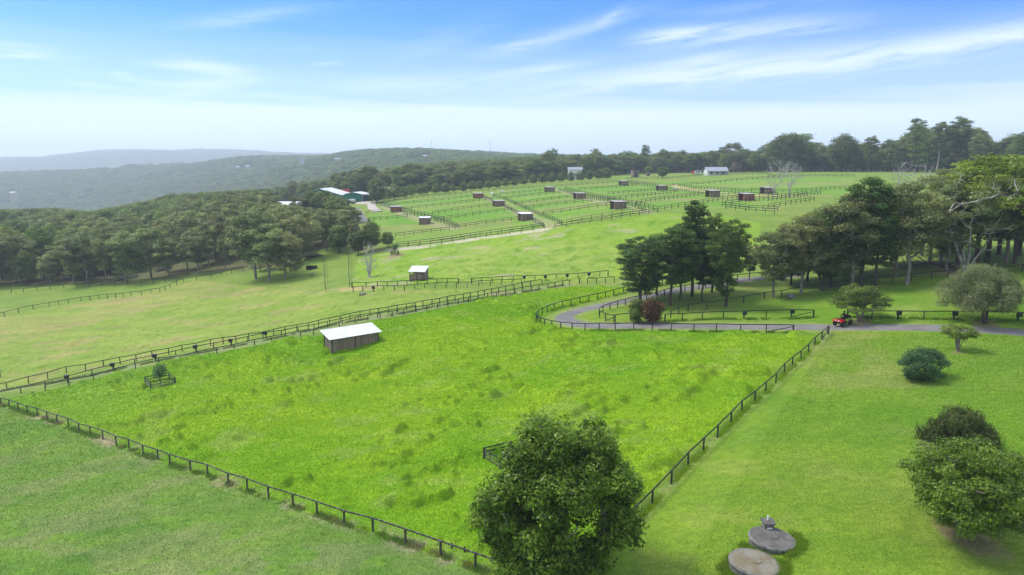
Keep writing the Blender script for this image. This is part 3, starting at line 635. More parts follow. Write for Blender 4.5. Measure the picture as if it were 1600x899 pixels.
def leaf_mesh(name, rg, centres, rads, per, size, mat, flat=.65, asp=.5, droop=0.0, shell=.55, up=.55, lod=1.0):
    C_ = []; R_ = []; tone0 = []
    for c, r in zip(centres, rads):
        k = int(per * (r / np.mean(rads)) ** 2); C_.append(np.repeat(c[None], k, 0)); R_.append(np.full(k, r)); tone0.append(np.full(k, rg.uniform(0, 1)))
    c = np.concatenate(C_); r = np.concatenate(R_); t0 = np.concatenate(tone0); n = len(c)
    d = rg.normal(size=(n, 3)); d /= np.linalg.norm(d, axis=1)[:, None]
    lump = 1 + .28 * np.sin(d[:, 0] * 5 + c[:, 1] * 3) * np.sin(d[:, 1] * 5 + c[:, 0] * 2) + .2 * np.sin(d[:, 2] * 7 + c[:, 2] * 4)
    rad_ = r * lump * (shell + (1 - shell) * rg.random(n)) ** 1.0 * np.where(rg.random(n) < .12, 1.18, 1)
    off = d * rad_[:, None]; off[:, 2] *= np.where(off[:, 2] < 0, flat * .7, flat)
    if droop: off[:, 2] -= droop * rg.random(n) ** 1.5 * r * 1.2
    pos = c + off
    nrm = d * (1 - up) + np.array([0, 0, up]) + rg.normal(0, .45, (n, 3)); nrm /= np.linalg.norm(nrm, axis=1)[:, None]
    ax = rg.normal(size=(n, 3)) + (np.array([0, 0, -droop * 3])); ax -= nrm * (ax * nrm).sum(1)[:, None]; ax /= np.linalg.norm(ax, axis=1)[:, None]
    bx = np.cross(nrm, ax); s = size * rg.uniform(.6, 1.35, n)[:, None]
    v = np.stack([pos - ax * s * .5, pos + bx * s * asp * .5 + nrm * s * .08, pos + ax * s * .5, pos - bx * s * asp * .5 + nrm * s * .08], 1).reshape(-1, 3)
    tone = np.clip(.5 + (t0 - .5) * .75 + rg.normal(0, .2, n), 0, 1)
    return np_mesh(name, v, np.arange(4 * n).reshape(-1, 4), mat, {'tone': np.repeat(tone, 4)})
def env_sampler(H, zlo, R, prof, fill=.55):
    ph = []
    def f(rg):
        if not ph: ph.extend(rg.uniform(0, 6.28, 4))
        while True:
            z = rg.uniform(0, 1); a = rg.uniform(0, 2 * np.pi); q = rg.uniform(fill, 1) ** .7
            r = prof(z) * R * (1 + .16 * math.sin(2 * a + ph[0] + z * 3) + .13 * math.sin(3 * a + ph[1] - z * 4) + .1 * math.sin(5 * a + ph[2] + z * 6))
            if rg.random() < (prof(z) + .15): return np.array([r * q * math.cos(a), r * q * math.sin(a), zlo + z * (H - zlo)])
    return f
P_ROUND = lambda z: math.sqrt(max(0, 1 - (2 * z - .9) ** 2 / 1.3)) if True else 0
P_UMB = lambda z: (0.55 + .45 * z / .6) if z < .6 else math.sqrt(max(0, 1 - ((z - .6) / .42) ** 2))
P_CONE = lambda z: .35 + .65 * (1 - z) if z > .25 else .6 + z * 1.1
P_OVAL = lambda z: math.sqrt(max(0.02, 1 - (2 * z - .85) ** 2 / 1.35))
PROTO = {}
def proto(key, seed, H, zlo, R, n, mind, cr, per, size, leaf, barkm, prof, r0, trunk=.6, flat=.65, asp=.5, droop=0, lean=(0, 0), stems=1, spread=.6, fill=.5, sides=6, shell=.55, up=.55, sparse_twigs=0, centres=None):
    rg = np.random.default_rng(seed)
    cs = centres if centres is not None else pick_centres(rg, n, env_sampler(H - cr * flat * .7, zlo + cr * flat * .5, max(R - cr * .7, .3), prof, fill), mind)
    cs = cs + np.array([lean[0], lean[1], 0]) * .8
    rads = cr * rg.uniform(.7, 1.3, len(cs))
    nodes, par, rr = skeleton(rg, cs, H * trunk, r0, lean, stems=stems, spread=spread, tip=.025 if leaf else .014)
    extra = []
    if sparse_twigs:
        for c in cs:
            for _ in range(sparse_twigs):
                d = rg.normal(size=3); d /= np.linalg.norm(d); d[2] = abs(d[2]) * .8; l_ = cr * rg.uniform(.5, 1.2); extra.append((c, c + d * l_, .018, .006))
                for _ in range(2):
                    e = c + d * l_ * rg.uniform(.4, .9); d2 = d + rg.normal(0, .6, 3); extra.append((e, e + d2 * l_ * .5, .010, .005))
    PROTO[key] = (wood_mesh('trunk', nodes, par, rr, barkm, sides, extra), leaf_mesh('crown', rg, cs, rads, per, size, leaf, flat, asp, droop, shell, up) if leaf else None, H)
def plant(key, loc, h, rz, label, cat='tree', group=None, name='tree', wide=1.0):
    tm, cm, H = PROTO[key]; s = h / H
    o = empty(name, loc, rz, label, cat, group); o.scale = (s * wide, s * wide, s)
    link('trunk', tm, o)
    if cm: link('crown', cm, o)
    return o
G_ = M
for i in range(4):
    proto(f'gum{i}', 100 + i, 14, 4.2 - i * .5, 4.6 + .5 * (i % 3), 46, 1.35, 1.25, 330, .34, G_['l_gum'], G_['bark_grey'], P_UMB, .26, trunk=.62, flat=.62, lean=((i - 1.5) * .7, .4), fill=.25)
for i in range(2):
    proto(f'gumy{i}', 120 + i, 13, 4.5, 5.4, 50, 1.35, 1.25, 330, .32, G_['l_gumy'], G_['bark_dark'], P_UMB, .25, trunk=.6, flat=.55, lean=((i - .5), .2), fill=.3)
for i in range(3):
    proto(f'dense{i}', 130 + i, 14, 2.4, 4.8, 60, 1.4, 1.5, 300, .38, G_['l_dark'], G_['bark_dark'], P_ROUND, .26, trunk=.6, flat=.75, fill=.55)
for i in range(3):
    proto(f'pine{i}', 140 + i, 17, 4.8 - i, 5.0, 85, 1.15, 1.05, 420, .27, G_['l_pine'], G_['bark_dark'], (P_ROUND, P_CONE, P_UMB)[i], .27, trunk=.86, flat=.6, lean=((i - 1) * .8, 0), fill=.3, sides=8)
for i in range(2):
    proto(f'mid{i}', 150 + i, 12, 2.2, 4.4, 50, 1.35, 1.3, 280, .34, G_['l_mid'], G_['bark_dark'], P_ROUND, .22, trunk=.6, flat=.7, fill=.45)
for i in range(2):
    proto(f'pear{i}', 160 + i, 6, .7, 2.1, 34, .8, .8, 170, .24, G_['l_dark'], G_['bark_dark'], P_OVAL, .1, trunk=.7, flat=.9, fill=.5)
for i in range(3):
    proto(f'far{i}', 170 + i, 11, .5, 7.6, 44, 1.9, 2.0, 120, .7, G_['l_far'], G_['bark_dark'], (P_ROUND, P_UMB, P_ROUND)[i], .3, trunk=.6, flat=.75, fill=.5, asp=.75, sides=4)
for i in range(3):
    proto(f'tall{i}', 180 + i, 28, 9 + 2 * i, 6.5, 52, 2.0, 1.75, 260, .5, G_['l_dark'] if i != 1 else G_['l_gum'], G_['bark_pale'] if i == 1 else G_['bark_dark'], P_UMB, .42, trunk=.7, flat=.5, lean=((i - 1) * 1.5, 0), fill=.2)
for i in range(2):
    proto(f'bare{i}', 190 + i, 8, 2.2, 3.8, 60, .6, .8, 0, .2, None, G_['bark_dead'], P_UMB, .13, trunk=.55, stems=1 if i else 3, spread=.25, sparse_twigs=5, fill=.3)

proto('bare2', 195, 7, 1.2, 2.6, 46, .6, .6, 0, .2, None, G_['bark_dead'], P_CONE, .075, trunk=.6, stems=5, spread=.35, sparse_twigs=4, fill=.3)
# ------------------------------------------------------------------ foreground and single trees
ORD = ['first','second','third','fourth','fifth','sixth','seventh','eighth','ninth','tenth','eleventh','twelfth','thirteenth','fourteenth','fifteenth','sixteenth','seventeenth','eighteenth','nineteenth','twentieth','twenty-first','twenty-second','twenty-third','twenty-fourth','twenty-fifth','twenty-sixth','twenty-seventh','twenty-eighth','twenty-ninth','thirtieth','thirty-first','thirty-second','thirty-third','thirty-fourth','thirty-fifth','thirty-sixth','thirty-seventh','thirty-eighth','thirty-ninth','fortieth']
def H_at(x, y, pix):   # metres that span `pix` photo pixels at this place
    return pix * (y * math.cos(PITCH)) / FPX
def single(key, pbase, top, label, seed, name='tree', cat='tree', **kw):
    """a one-off tree: pbase = photo foot, top = photo row of its crown"""
    x, y, z = gp(*pbase); dx, dy, dz = pix_dir(pbase[0], top); t = y / dy; h = HC + dz * t - z
    proto(key, seed, h, **kw); return plant(key, (x, y, z), h, 0, label, cat, None, name)
# the big broad tree at the fence corner
rg0 = np.random.default_rng(9)
x, y, z = gp(872, 900); R = 5.6
def big_sampler(rg):
    while True:
        a = rg.uniform(0, 2 * np.pi); zz_ = rg.uniform(.06, 1); q = rg.uniform(.45, 1) ** .5
        pr = math.sqrt(max(0, 1 - (2 * zz_ - .75) ** 2 / 1.6)) * (1.0 if zz_ < .6 else 1.0)
        pnt = np.array([5.0 * pr * q * math.cos(a), 4.8 * pr * q * math.sin(a), zz_ * 10.6])
        if pnt[0] > 1.2 and pnt[0] < 2.9 and pnt[2] < 5.4 and pnt[2] > 2.6 : continue      # the window of light low on the right
        if pnt[0] > 2.6 and pnt[2] > 9: continue
        return pnt
lobes = [((-1.2, -.3, 8.6), 2.5), ((1.8, .2, 8.0), 2.3), ((-3.3, -.6, 4.9), 2.3), ((-3.2, .6, 2.6), 2.0), ((.2, -1.8, 6.2), 2.6), ((3.6, .3, 5.6), 2.0), ((3.9, -.2, 3.4), 1.7), ((-.9, -2.2, 3.0), 2.1), ((1.5, -1.4, 1.9), 1.7), ((.3, 2.4, 6.0), 3.0), ((-1.5, 2.2, 3.6), 2.6), ((2.6, -1.6, 7.0), 1.7), ((-2.4, -.9, 7.2), 1.7), ((-3.4, -.8, 1.3), 1.5), ((-2.0, -1.8, 1.6), 1.6), ((-4.0, .2, 3.6), 1.8)]
cs = []
for (c_, r_) in lobes:
    c_ = (c_[0], c_[1], c_[2] * 1.09 + .1)
    for _ in range(int(11 * r_)):
        d_ = rg0.normal(size=3); d_ /= np.linalg.norm(d_); d_[2] *= .9; cs.append(np.array(c_) + d_ * max(r_ - .6, .4) * rg0.uniform(.75, 1.05))
cs = np.array([c_ for c_ in cs if c_[2] > 1.25])
proto('big', 9, 11.6, 1, 5, 0, 0, .8, 250, .26, G_['l_big'], G_['bark_grey'], P_ROUND, .24, trunk=.5, flat=.85, asp=.48, stems=3, spread=.28, sides=10, shell=.6, centres=cs, up=.45)
plant('big', (x, y, z), 11.6, 0, 'large dense dark green broadleaf tree over the near corner of the paddock fence', name='broadleaf_tree')
single('sh1', (1504, 832), 694, 'rounded bright green tree at the right edge nearest the camera', 21, name='ornamental_tree', zlo=.9, R=4.1, n=110, mind=.72, cr=.72, per=330, size=.2, leaf=G_['l_fresh'], barkm=G_['bark_grey'], prof=P_ROUND, r0=.14, trunk=.5, flat=.65, fill=.35, stems=3, spread=.4)
single('sh2', (1503, 695), 637, 'brownish weeping mound of a shrub behind the bright green tree', 22, name='weeping_shrub', cat='shrub', zlo=.2, R=2.7, n=50, mind=.8, cr=.75, per=420, size=.3, leaf=G_['l_brown'], barkm=G_['bark_dark'], prof=lambda z: math.sqrt(max(0, 1 - z ** 2 * .9)), r0=.12, trunk=.5, flat=.7, asp=.22, droop=.9, fill=.45, up=.2)
single('sh3', (1440, 591), 543, 'blue-green feathery bush on the lawn left of the weeping shrub', 23, name='bush', cat='bush', zlo=.1, R=3.0, n=60, mind=.55, cr=.55, per=230, size=.22, leaf=G_['l_blue'], barkm=G_['bark_dark'], prof=lambda z: .75 + .25 * math.sin(z * 3) - .55 * z * z, r0=.08, trunk=.4, flat=.8, asp=.3, fill=.3, stems=4, spread=.8)
single('sh4', (1497, 549), 506, 'small thin yellow-green tree with forked pale stems beside the driveway', 24, name='young_tree', zlo=1.6, R=2.0, n=34, mind=.55, cr=.45, per=150, size=.17, leaf=G_['l_gumy'], barkm=G_['bark_grey'], prof=P_ROUND, r0=.08, trunk=.5, flat=.6, fill=.3, stems=4, spread=.5)
single('sh5', (1343, 503), 446, 'low spreading green tree behind the red quad bike', 25, name='spreading_tree', zlo=1.9, R=4.2, n=46, mind=.9, cr=.85, per=330, size=.22, leaf=G_['l_mid'], barkm=G_['bark_grey'], prof=lambda z: .95 - .5 * z * z, r0=.16, trunk=.5, flat=.45, fill=.3, stems=3, spread=.6)
single('sh6', (1538, 506), 411, 'wide grey-green willow-like tree behind the driveway fence', 26, name='willow_tree', zlo=2.2, R=5.3, n=85, mind=1.0, cr=1.0, per=430, size=.27, leaf=G_['l_grey'], barkm=G_['bark_dark'], prof=lambda z: .9 + .1 * math.sin(z * 3) - .55 * z ** 2.5, r0=.26, trunk=.5, flat=.7, asp=.25, droop=.55, fill=.3, lean=(-.8, 0), stems=2, spread=.5, up=.3)
single('sh7', (993, 505), 464, 'narrow dark bush, the left one of the pair inside the driveway loop', 27, name='bush', cat='bush', zlo=.2, R=1.35, n=30, mind=.55, cr=.6, per=260, size=.18, leaf=G_['l_red'], barkm=G_['bark_dark'], prof=P_OVAL, r0=.07, trunk=.6, flat=.9, fill=.4)
PROTO['sh7'][1].materials[0] = M['l_mid']
single('sh8', (1019, 505), 466, 'round reddish bush, the right one of the pair inside the driveway loop', 28, name='bush', cat='bush', zlo=.2, R=1.8, n=36, mind=.6, cr=.66, per=280, size=.18, leaf=G_['l_red'], barkm=G_['bark_dark'], prof=P_OVAL, r0=.08, trunk=.6, flat=.9, fill=.4)

def tree_px(key, pb, top, rz, label, name, wide=1.0, group=None, cat='tree'):
    x, y, z = gp(*pb); dx, dy, dz = pix_dir(pb[0], top); h = HC + dz * (y / dy) - z
    return plant(key, (x, y, z - .1), h, rz, label, cat, group, name, wide)
# pines inside the loop
PG = 'pines inside the driveway loop'
for k, a in enumerate([('pine1', (1081, 464), 312, .4, 'tallest dark pine of the clump inside the driveway loop', .95), ('pine0', (1048, 478), 352, 2.0, 'dark pine in the middle front of the loop clump', 1.0),
     ('pine2', (1000, 476), 368, 1.1, 'leftmost broad pine of the loop clump leaning over the driveway', 1.6), ('pine0', (1062, 468), 345, 4.0, 'slim pine behind the front trunks of the loop clump', .85),
     ('pine1', (1112, 457), 332, 5.0, 'pine right of the tallest one in the loop clump', .85), ('pine2', (1135, 480), 352, 3.3, 'rightmost pine of the loop clump with a leaning bare lower trunk', .8),
     ('pine2', (1136, 444), 340, .2, 'pine at the back right of the loop clump', .9), ('pine0', (1025, 462), 365, 5.2, 'pine at the back left of the loop clump', .9), ('pine0', (1097, 472), 372, 1.8, 'short pine filling the gap under the tallest one', .9)]):
    tree_px(a[0], a[1], a[2], a[3], a[4], 'pine_tree', a[5], PG)
tree_px('gum2', (1171, 438), 378, 1.0, 'thin open tree just right of the pine clump', 'gum_tree', .8)
# the wood right of the driveway
RG = 'trees of the right-hand grove'
RW = [('gum1', (1208, 465), 362, 0.3, 1.0, 'dark-stemmed gum at the left end of the right grove'), ('dense0', (1236, 447), 350, 1.2, .9, 'dense dark tree second from the left end of the right grove'),
 ('gum0', (1251, 460), 338, 2.2, 1.0, 'twin-looking gum left of centre at the front of the right grove'), ('pine2', (1286, 455), 330, 0, 1.0, 'dark pine-like tree leaning left in the right grove'),
 ('dense1', (1297, 450), 322, 2, 1.0, 'dark dense tree beside the leaning pine of the right grove'), ('gum3', (1330, 452), 300, 3.1, 1.0, 'olive gum behind the low spreading tree'),
 ('pine0', (1346, 447), 272, 1.0, .85, 'tall dark pine crown standing highest over the left half of the grove'), ('pine1', (1367, 447), 292, .5, .85, 'dark pine just right of the tall pine crown'),
 ('gum2', (1397, 434), 300, 4, 1.0, 'thin-stemmed gum beside the thick grey trunk'), ('gum0', (1417, 445), 285, 5, 1.0, 'gum with the thick straight grey trunk'),
 ('gum1', (1440, 400), 300, 1.9, 1.1, 'olive gum behind the fallen tree'), ('gum3', (1469, 420), 290, .8, 1.0, 'slim gum left of the trunk pair by the fallen tree'), ('gum2', (1479, 425), 280, 2.8, 1.0, 'reddish-stemmed gum beside the fallen tree roots'),
 ('gumy0', (1497, 421), 268, 1.8, 1.0, 'yellow-topped tree left of the pale-limbed gum'), ('gumy1', (1524, 412), 250, .3, 1.2, 'yellow-green tree behind the pale-limbed gum'),
 ('gumy0', (1541, 411), 238, 4.4, 1.2, 'highest yellow-green crown at the right edge'), ('gum1', (1571, 410), 272, 3.6, 1.0, 'dark-stemmed gum second from the right edge'), ('gumy1', (1584, 412), 256, 5.4, 1.1, 'yellow-green tree at the right edge of the photo'),
 ('gumy0', (1594, 400), 240, 2.4, 1.2, 'tall yellow-green tree cut by the right edge'), ('dense2', (1392, 415), 318, 1, 1.1, 'dark tree filling in behind the thick grey trunk'), ('dense0', (1320, 432), 330, 4, 1.1, 'dark tree behind the olive gum of the grove'),
 ('gumy1', (1262, 440), 332, 3, .9, 'yellowish gum behind the front of the grove'), ('gum3', (1222, 440), 345, 5, .9, 'grey-green gum at the back left of the grove'), ('gum1', (1470, 395), 262, 3, 1.2, 'broad olive gum at the back of the grove'), ('dense1', (1560, 398), 262, 2, 1.3, 'dark tree at the back under the yellow crowns'),
 ('gum0', (1345, 425), 300, 2.7, 1.2, 'olive crown between the dark pines at the back'), ('gumy0', (1640, 420), 262, 0, 1.2, 'yellow-green tree just past the right edge'), ('gum2', (1282, 436), 325, 1.3, 1.1, 'gum in the second row of the grove'),
 ('gum0', (1452, 412), 300, 4.9, .9, 'thin gum standing over the fallen crown')]
for key, pb, top, rz, wd_, lab in RW:
    tree_px(key, pb, top, rz, lab, 'pine_tree' if 'pine' in key else 'gum_tree' if 'gum' in key else 'dense_tree', wd_, RG)
# the pale-limbed gum in front of the grove
single('palegum', (1510, 427), 262, 'sparse gum with long bleached white limbs reaching left and right', 33, name='pale_gum_tree', zlo=5, R=9.5, n=80, mind=1.2, cr=1.0, per=60, size=.26, leaf=G_['l_gum'], barkm=G_['bark_pale'], prof=P_UMB, r0=.2, trunk=.55, flat=.6, fill=.2, stems=5, spread=.85, sparse_twigs=4, sides=9)
# bare trees
tree_px('bare0', (1233, 308), 250, .5, 'leafless pale forked tree in the far right paddock', 'bare_tree', .8)
tree_px('bare1', (1209, 311), 248, 1.5, 'leafless pale tree left of the forked one with a greyish crown', 'bare_tree', .7)
tree_px('bare2', (577, 433), 376, 3.5, 'leafless grey shrub-like tree on the grass near the pond', 'bare_tree', 1.0)
tree_px('bare1', (1418, 330), 250, 3.5, 'grey leafless tree rising behind the thick grey trunk', 'bare_tree', 1.0)
tree_px('mid0', (1035, 279), 260, .5, 'small round green tree alone in the far paddock', 'round_tree', 1.5)
tree_px('mid1', (1013, 272), 259, 1.5, 'round green tree at the forest edge left of the lone paddock tree', 'round_tree', 1.3)
proto('pinkt', 61, 7, 1, 4.5, 26, 1.1, 1.2, 140, .4, G_['l_pink'], G_['bark_dark'], P_ROUND, .15, trunk=.5)
tree_px('pinkt', (1149, 270), 254, 0, 'dusty pink-flowered tree right of the grey-roofed house', 'blossom_tree', 1.0)
# round trees along the top of the strips
rowp = [(589,317,278),(602,314,290),(617,312,288),(631,310,291),(642,307,288),(656,305,287),(665,304,286),(681,303,286),(696,302,285),(708,300,288),(724,300,284),(738,298,283),(750,297,282),(763,295,281),(777,294,280),(790,292,278),(804,291,277),(818,289,275),(833,288,272),(848,287,270),(862,286,270),(877,285,269),(892,284,268),(906,283,267),(921,282,265),(936,281,264),(948,280,262)]
for k, (px, py, tp) in enumerate(rowp):
    tree_px(f'pear{k % 2}', (px, py), tp, k * 1.3, f'{ORD[k]} round dark tree from the left in the row above the fenced strips', 'round_tree', 1.15 + .15 * ((k * 7) % 3), 'round trees in a row above the strips')
# by the pond
for k, (key, pb, tp, lab) in enumerate([('dense0', (580, 392), 346, 'large round dark tree by the pond path'), ('dense1', (606, 386), 361, 'smaller round dark tree right of the large one by the pond path'), ('dense2', (560, 398), 362, 'dark tree leaning over the right side of the pond'),
    ('gum0', (420, 441), 350, 'olive gum standing forward of the wood, left of the pair'), ('gum3', (446, 437), 362, 'olive gum standing forward of the wood with a leaning trunk'), ('gum1', (400, 436), 330, 'broad gum at the wood corner behind the leaning pair'),
    ('gum2', (470, 408), 335, 'gum hanging over the left of the pond'), ('gum1', (510, 392), 330, 'broad olive gum directly behind the pond'), ('dense1', (530, 395), 350, 'dark tree behind the pond'), ('gum0', (545, 372), 322, 'gum beside the dark screen by the track'), ('mid0', (525, 345), 306, 'green tree in front of the barn doors'), ('dense2', (500, 340), 300, 'dark tree overlapping the left half of the big barn'), ('gum2', (537, 352), 308, 'olive tree between the barn and the green shed'), ('dense0', (487, 340), 298, 'dark tree in front of the barn gable'), ('mid1', (509, 335), 297, 'mid-green tree in front of the barn ridge'), ('gum1', (470, 345), 306, 'olive tree left of the barn gable'), ('gum3', (519, 342), 303, 'olive tree in front of the barn roof edge')]):
    tree_px(key, pb, tp, k * 1.7, lab, 'gum_tree' if 'gum' in key else 'dense_tree', 1.15, 'trees round the pond')

# ------------------------------------------------------------------ the left wood
rgw = np.random.default_rng(4)
def wood_h(x, y, h):
    """keep the canopy under the skyline the wood has from the paddock side"""
    px = 800 + x / y * FPX * math.cos(PITCH) * 1.0; lim = np.interp(px, [-200, 0, 100, 150, 200, 250, 280, 330, 400, 425, 440, 470, 545, 560, 600], [330, 328, 325, 331, 322, 312, 302, 300, 297, 300, 318, 322, 330, 352, 366])
    zt = HC + pix_dir(px, lim)[2] * y / pix_dir(px, lim)[1] - float(T(x, y)); return float(min(h, zt))
lo, hi = woods.min(0), woods.max(0); pts = []
xs = rgw.uniform(lo[0], hi[0], 30000); ys = rgw.uniform(lo[1], hi[1], 30000); ok = inside(xs, ys, woods) & (np.abs(np.arctan2(xs, ys)) < .8); xs, ys = xs[ok], ys[ok]
avoid = [gp(492, 398)[:2], gp(205, 432)[:2], gp(262, 418)[:2], gp(310, 393)[:2]]
for x, y in zip(xs, ys):
    gap_ = 36 * (.6 + 1.1 * float(vnoise(np.array(x / 22), np.array(y / 22), 12)))
    if any((x - a) ** 2 + (y - b_) ** 2 < gap_ for a, b_ in pts): continue
    if any((x - a) ** 2 + (y - b_) ** 2 < 140 for a, b_ in avoid): continue
    pts.append((x, y))
pts = [q for q in pts if wood_h(q[0], q[1], 15) > 7]
pts.sort(key=lambda q: math.hypot(*q)); NW = 165
kinds = ['gum0', 'gum1', 'gum2', 'gum3', 'gum0', 'dense1', 'gum2', 'mid1', 'gumy0', 'gum1']
desc = {'gum': 'olive gum', 'den': 'dark dense tree', 'mid': 'mid-green tree', 'gumy': 'yellow-green gum'}
front_row = sorted(range(40), key=lambda i: pts[i][0] / pts[i][1]); rank = {i: k for k, i in enumerate(front_row)}
for i, (x, y) in enumerate(pts[:NW]):
    h = wood_h(x, y, rgw.uniform(8, 17) + 2 * min(1, max(0, (math.hypot(x, y) - 215) / 60)))
    key = kinds[rgw.integers(len(kinds))] if i > 45 else f'gum{rgw.integers(4)}'; dn = desc['gumy'] if 'gumy' in key else desc[key[:3]]
    lab = (f'{dn}, {ORD[rank[i]]} from the left along the front edge of the left wood') if i in rank else f'{dn} inside the middle of the left wood'
    plant(key, (x, y, float(T(x, y)) - .1), h, rgw.uniform(0, 6.28), lab, 'tree', 'trees of the left wood', 'dense_tree' if key[:3] in ('den', 'mid') else 'gum_tree', rgw.uniform(.7, 1.25))
wood_rest = pts[NW:]

# ------------------------------------------------------------------ the tree line behind the paddocks
rows = []
def line_top(px): return float(np.interp(px, [560, 620, 700, 800, 850, 950, 1000, 1060, 1130, 1180, 1215, 1245, 1270, 1300, 1325, 1350, 1390, 1410, 1450, 1490, 1515, 1560, 1620, 1700], [258, 253, 256, 247, 236, 234, 232, 229, 223, 222, 206, 210, 224, 218, 212, 222, 208, 190, 192, 188, 216, 208, 205, 200]))
def line_depth(px): return float(np.interp(px, [560, 700, 850, 950, 1000, 1100, 1300, 1500, 1700], [455, 430, 480, 520, 545, 545, 470, 400, 330]))
tl = []
for row in range(2):
    px = 560 + row * 7 + (0 if row < 2 else 4)
    while px < 1680:
        d = line_depth(px) + row * 11 + rgw.uniform(-4, 4); tl.append((px + rgw.uniform(-3, 3), d, row)); px += rgw.uniform(11, 17)
k1 = 0
tl.sort(key=lambda q: (q[2], q[0])); cnt_row = [0, 0, 0]
zonename = lambda px: 'behind the barn' if px < 640 else 'behind the round tree row' if px < 950 else 'behind the far house' if px < 1180 else 'behind the bare paddock trees' if px < 1330 else 'above the right grove' if px < 1520 else 'at the right end of the horizon'
for (px, d, row) in tl:
    x, y, z = gd(px, d); top = line_top(px) + rgw.uniform(-7, 8) + (2 - row) * 7; top = max(top, 200) if 1395 < px < 1500 else top
    dx, dy, dz = pix_dir(px, top); h = HC + dz * (y / dy) - z; h = min(max(h, 9), 27)
    key = ['dense0', 'dense1', 'dense2', 'mid0', 'gum1', 'dense0', 'tall0' if h > 19 else 'gum3'][rgw.integers(7)]
    dn = desc.get(key[:3], 'tall dark gum'); 
    if row == 0: lab = f'{dn} in the tree line front row, {zonename(px)}'
    else: lab = f'{dn} in the tree line {"second" if row == 1 else "third"} row, {zonename(px)}'
    plant(key, (x, y, z - .2), h, rgw.uniform(0, 6.28), lab, 'tree', 'trees in the line on the far edge of the paddocks', 'gum_tree' if key[:3] in ('gum', 'tal') else 'dense_tree', rgw.uniform(.95, 1.3) * (1.25 if h < 14 else 1.0))
for k, (px, d, top, key, lab) in enumerate([(1412, 392, 184, 'tall0', 'tallest gum on the skyline with spreading flat clumps, left of the pair'), (1476, 398, 181, 'tall2', 'tallest gum on the skyline with separate tiered clumps, right of the pair'), (1445, 400, 188, 'tall1', 'pale-trunked tall gum between the two tallest skyline gums'),
    (1340, 430, 212, 'tall2', 'thin flat-topped gum on the skyline left of the tallest group'), (1232, 480, 206, 'dense1', 'broad high crown on the skyline above the bare paddock trees'), (1216, 478, 208, 'dense2', 'left half of the broad high skyline crown'),
    (1300, 450, 210, 'dense0', 'rounded dark crown on the skyline right of the broad one'), (1502, 380, 208, 'tall1', 'umbrella-shaped gum right of the tallest group'), (1568, 350, 205, 'tall0', 'dark spreading gum on the skyline near the right edge'), (862, 560, 232, 'tall2', 'thin pointed gum rising over the tree line left of centre'), (1003, 600, 226, 'tall0', 'bare-topped gum rising over the middle of the tree line'), (925, 580, 231, 'tall1', 'gum poking above the middle-left of the tree line')]):
    x, y, z = gd(px, d); dx, dy, dz = pix_dir(px, top); h = HC + dz * (y / dy) - z
    plant(key, (x, y, z - .2), h, k * 1.9, lab, 'tree', 'tall gums on the skyline', 'gum_tree', .95 if 'tall' in key else 1.2)

# ------------------------------------------------------------------ far woodland: thousands of trees nobody could count
def woodland(name, P3, S3, label, SRC):
    me = bpy.data.meshes.new(name); n = len(P3); me.vertices.add(n); me.vertices.foreach_set('co', np.asarray(P3, np.float32).ravel())
    a = me.attributes.new('size', 'FLOAT', 'POINT'); a.data.foreach_set('value', np.asarray(S3, np.float32))
    me.materials.append(M['l_far']); o = link(name, me)
    ng = bpy.data.node_groups.new(name, 'GeometryNodeTree'); ng.interface.new_socket('Geometry', in_out='INPUT', socket_type='NodeSocketGeometry'); ng.interface.new_socket('Geometry', in_out='OUTPUT', socket_type='NodeSocketGeometry')
    nn = ng.nodes; ll_ = ng.links; gi = nn.new('NodeGroupInput'); go = nn.new('NodeGroupOutput'); iop = nn.new('GeometryNodeInstanceOnPoints'); jn = nn.new('GeometryNodeJoinGeometry')
    for so_ in SRC:
        oi = nn.new('GeometryNodeObjectInfo'); oi.inputs['Object'].default_value = so_; oi.inputs['As Instance'].default_value = True; ll_.new(oi.outputs['Geometry'], jn.inputs[0])
    ll_.new(gi.outputs[0], iop.inputs['Points']); ll_.new(jn.outputs[0], iop.inputs['Instance']); iop.inputs['Pick Instance'].default_value = True
    rv = nn.new('FunctionNodeRandomValue'); rv.data_type = 'FLOAT_VECTOR'; rv.inputs[0].default_value = (0, 0, 0); rv.inputs[1].default_value = (.12, .12, 6.28); ll_.new(rv.outputs[0], iop.inputs['Rotation'])
    ri = nn.new('FunctionNodeRandomValue'); ri.data_type = 'INT'; ri.inputs[4].default_value = 0; ri.inputs[5].default_value = len(SRC) - 1; ll_.new(ri.outputs[2], iop.inputs['Instance Index'])
    na_ = nn.new('GeometryNodeInputNamedAttribute'); na_.data_type = 'FLOAT'; na_.inputs[0].default_value = 'size'; ll_.new(na_.outputs[0], iop.inputs['Scale'])
    ll_.new(iop.outputs[0], go.inputs[0]); md = o.modifiers.new('trees', 'NODES'); md.node_group = ng
    return tag(o, label, 'woodland', kind='stuff')
SRC = []
for i in range(3):   # three real trees at the back of the tree line lend their crowns to the far woodland
    x, y, z = gd(760 + i * 60, 560 + 20 * i); t_ = plant(f'far{i}', (x, y, z), 11, i, f'{["round", "flat-topped", "lumpy"][i]} dark crown where the far woodland begins behind the tree line', 'tree', None, 'woodland_tree'); SRC.append([c_ for c_ in t_.children if c_.name.startswith('crown')][0])
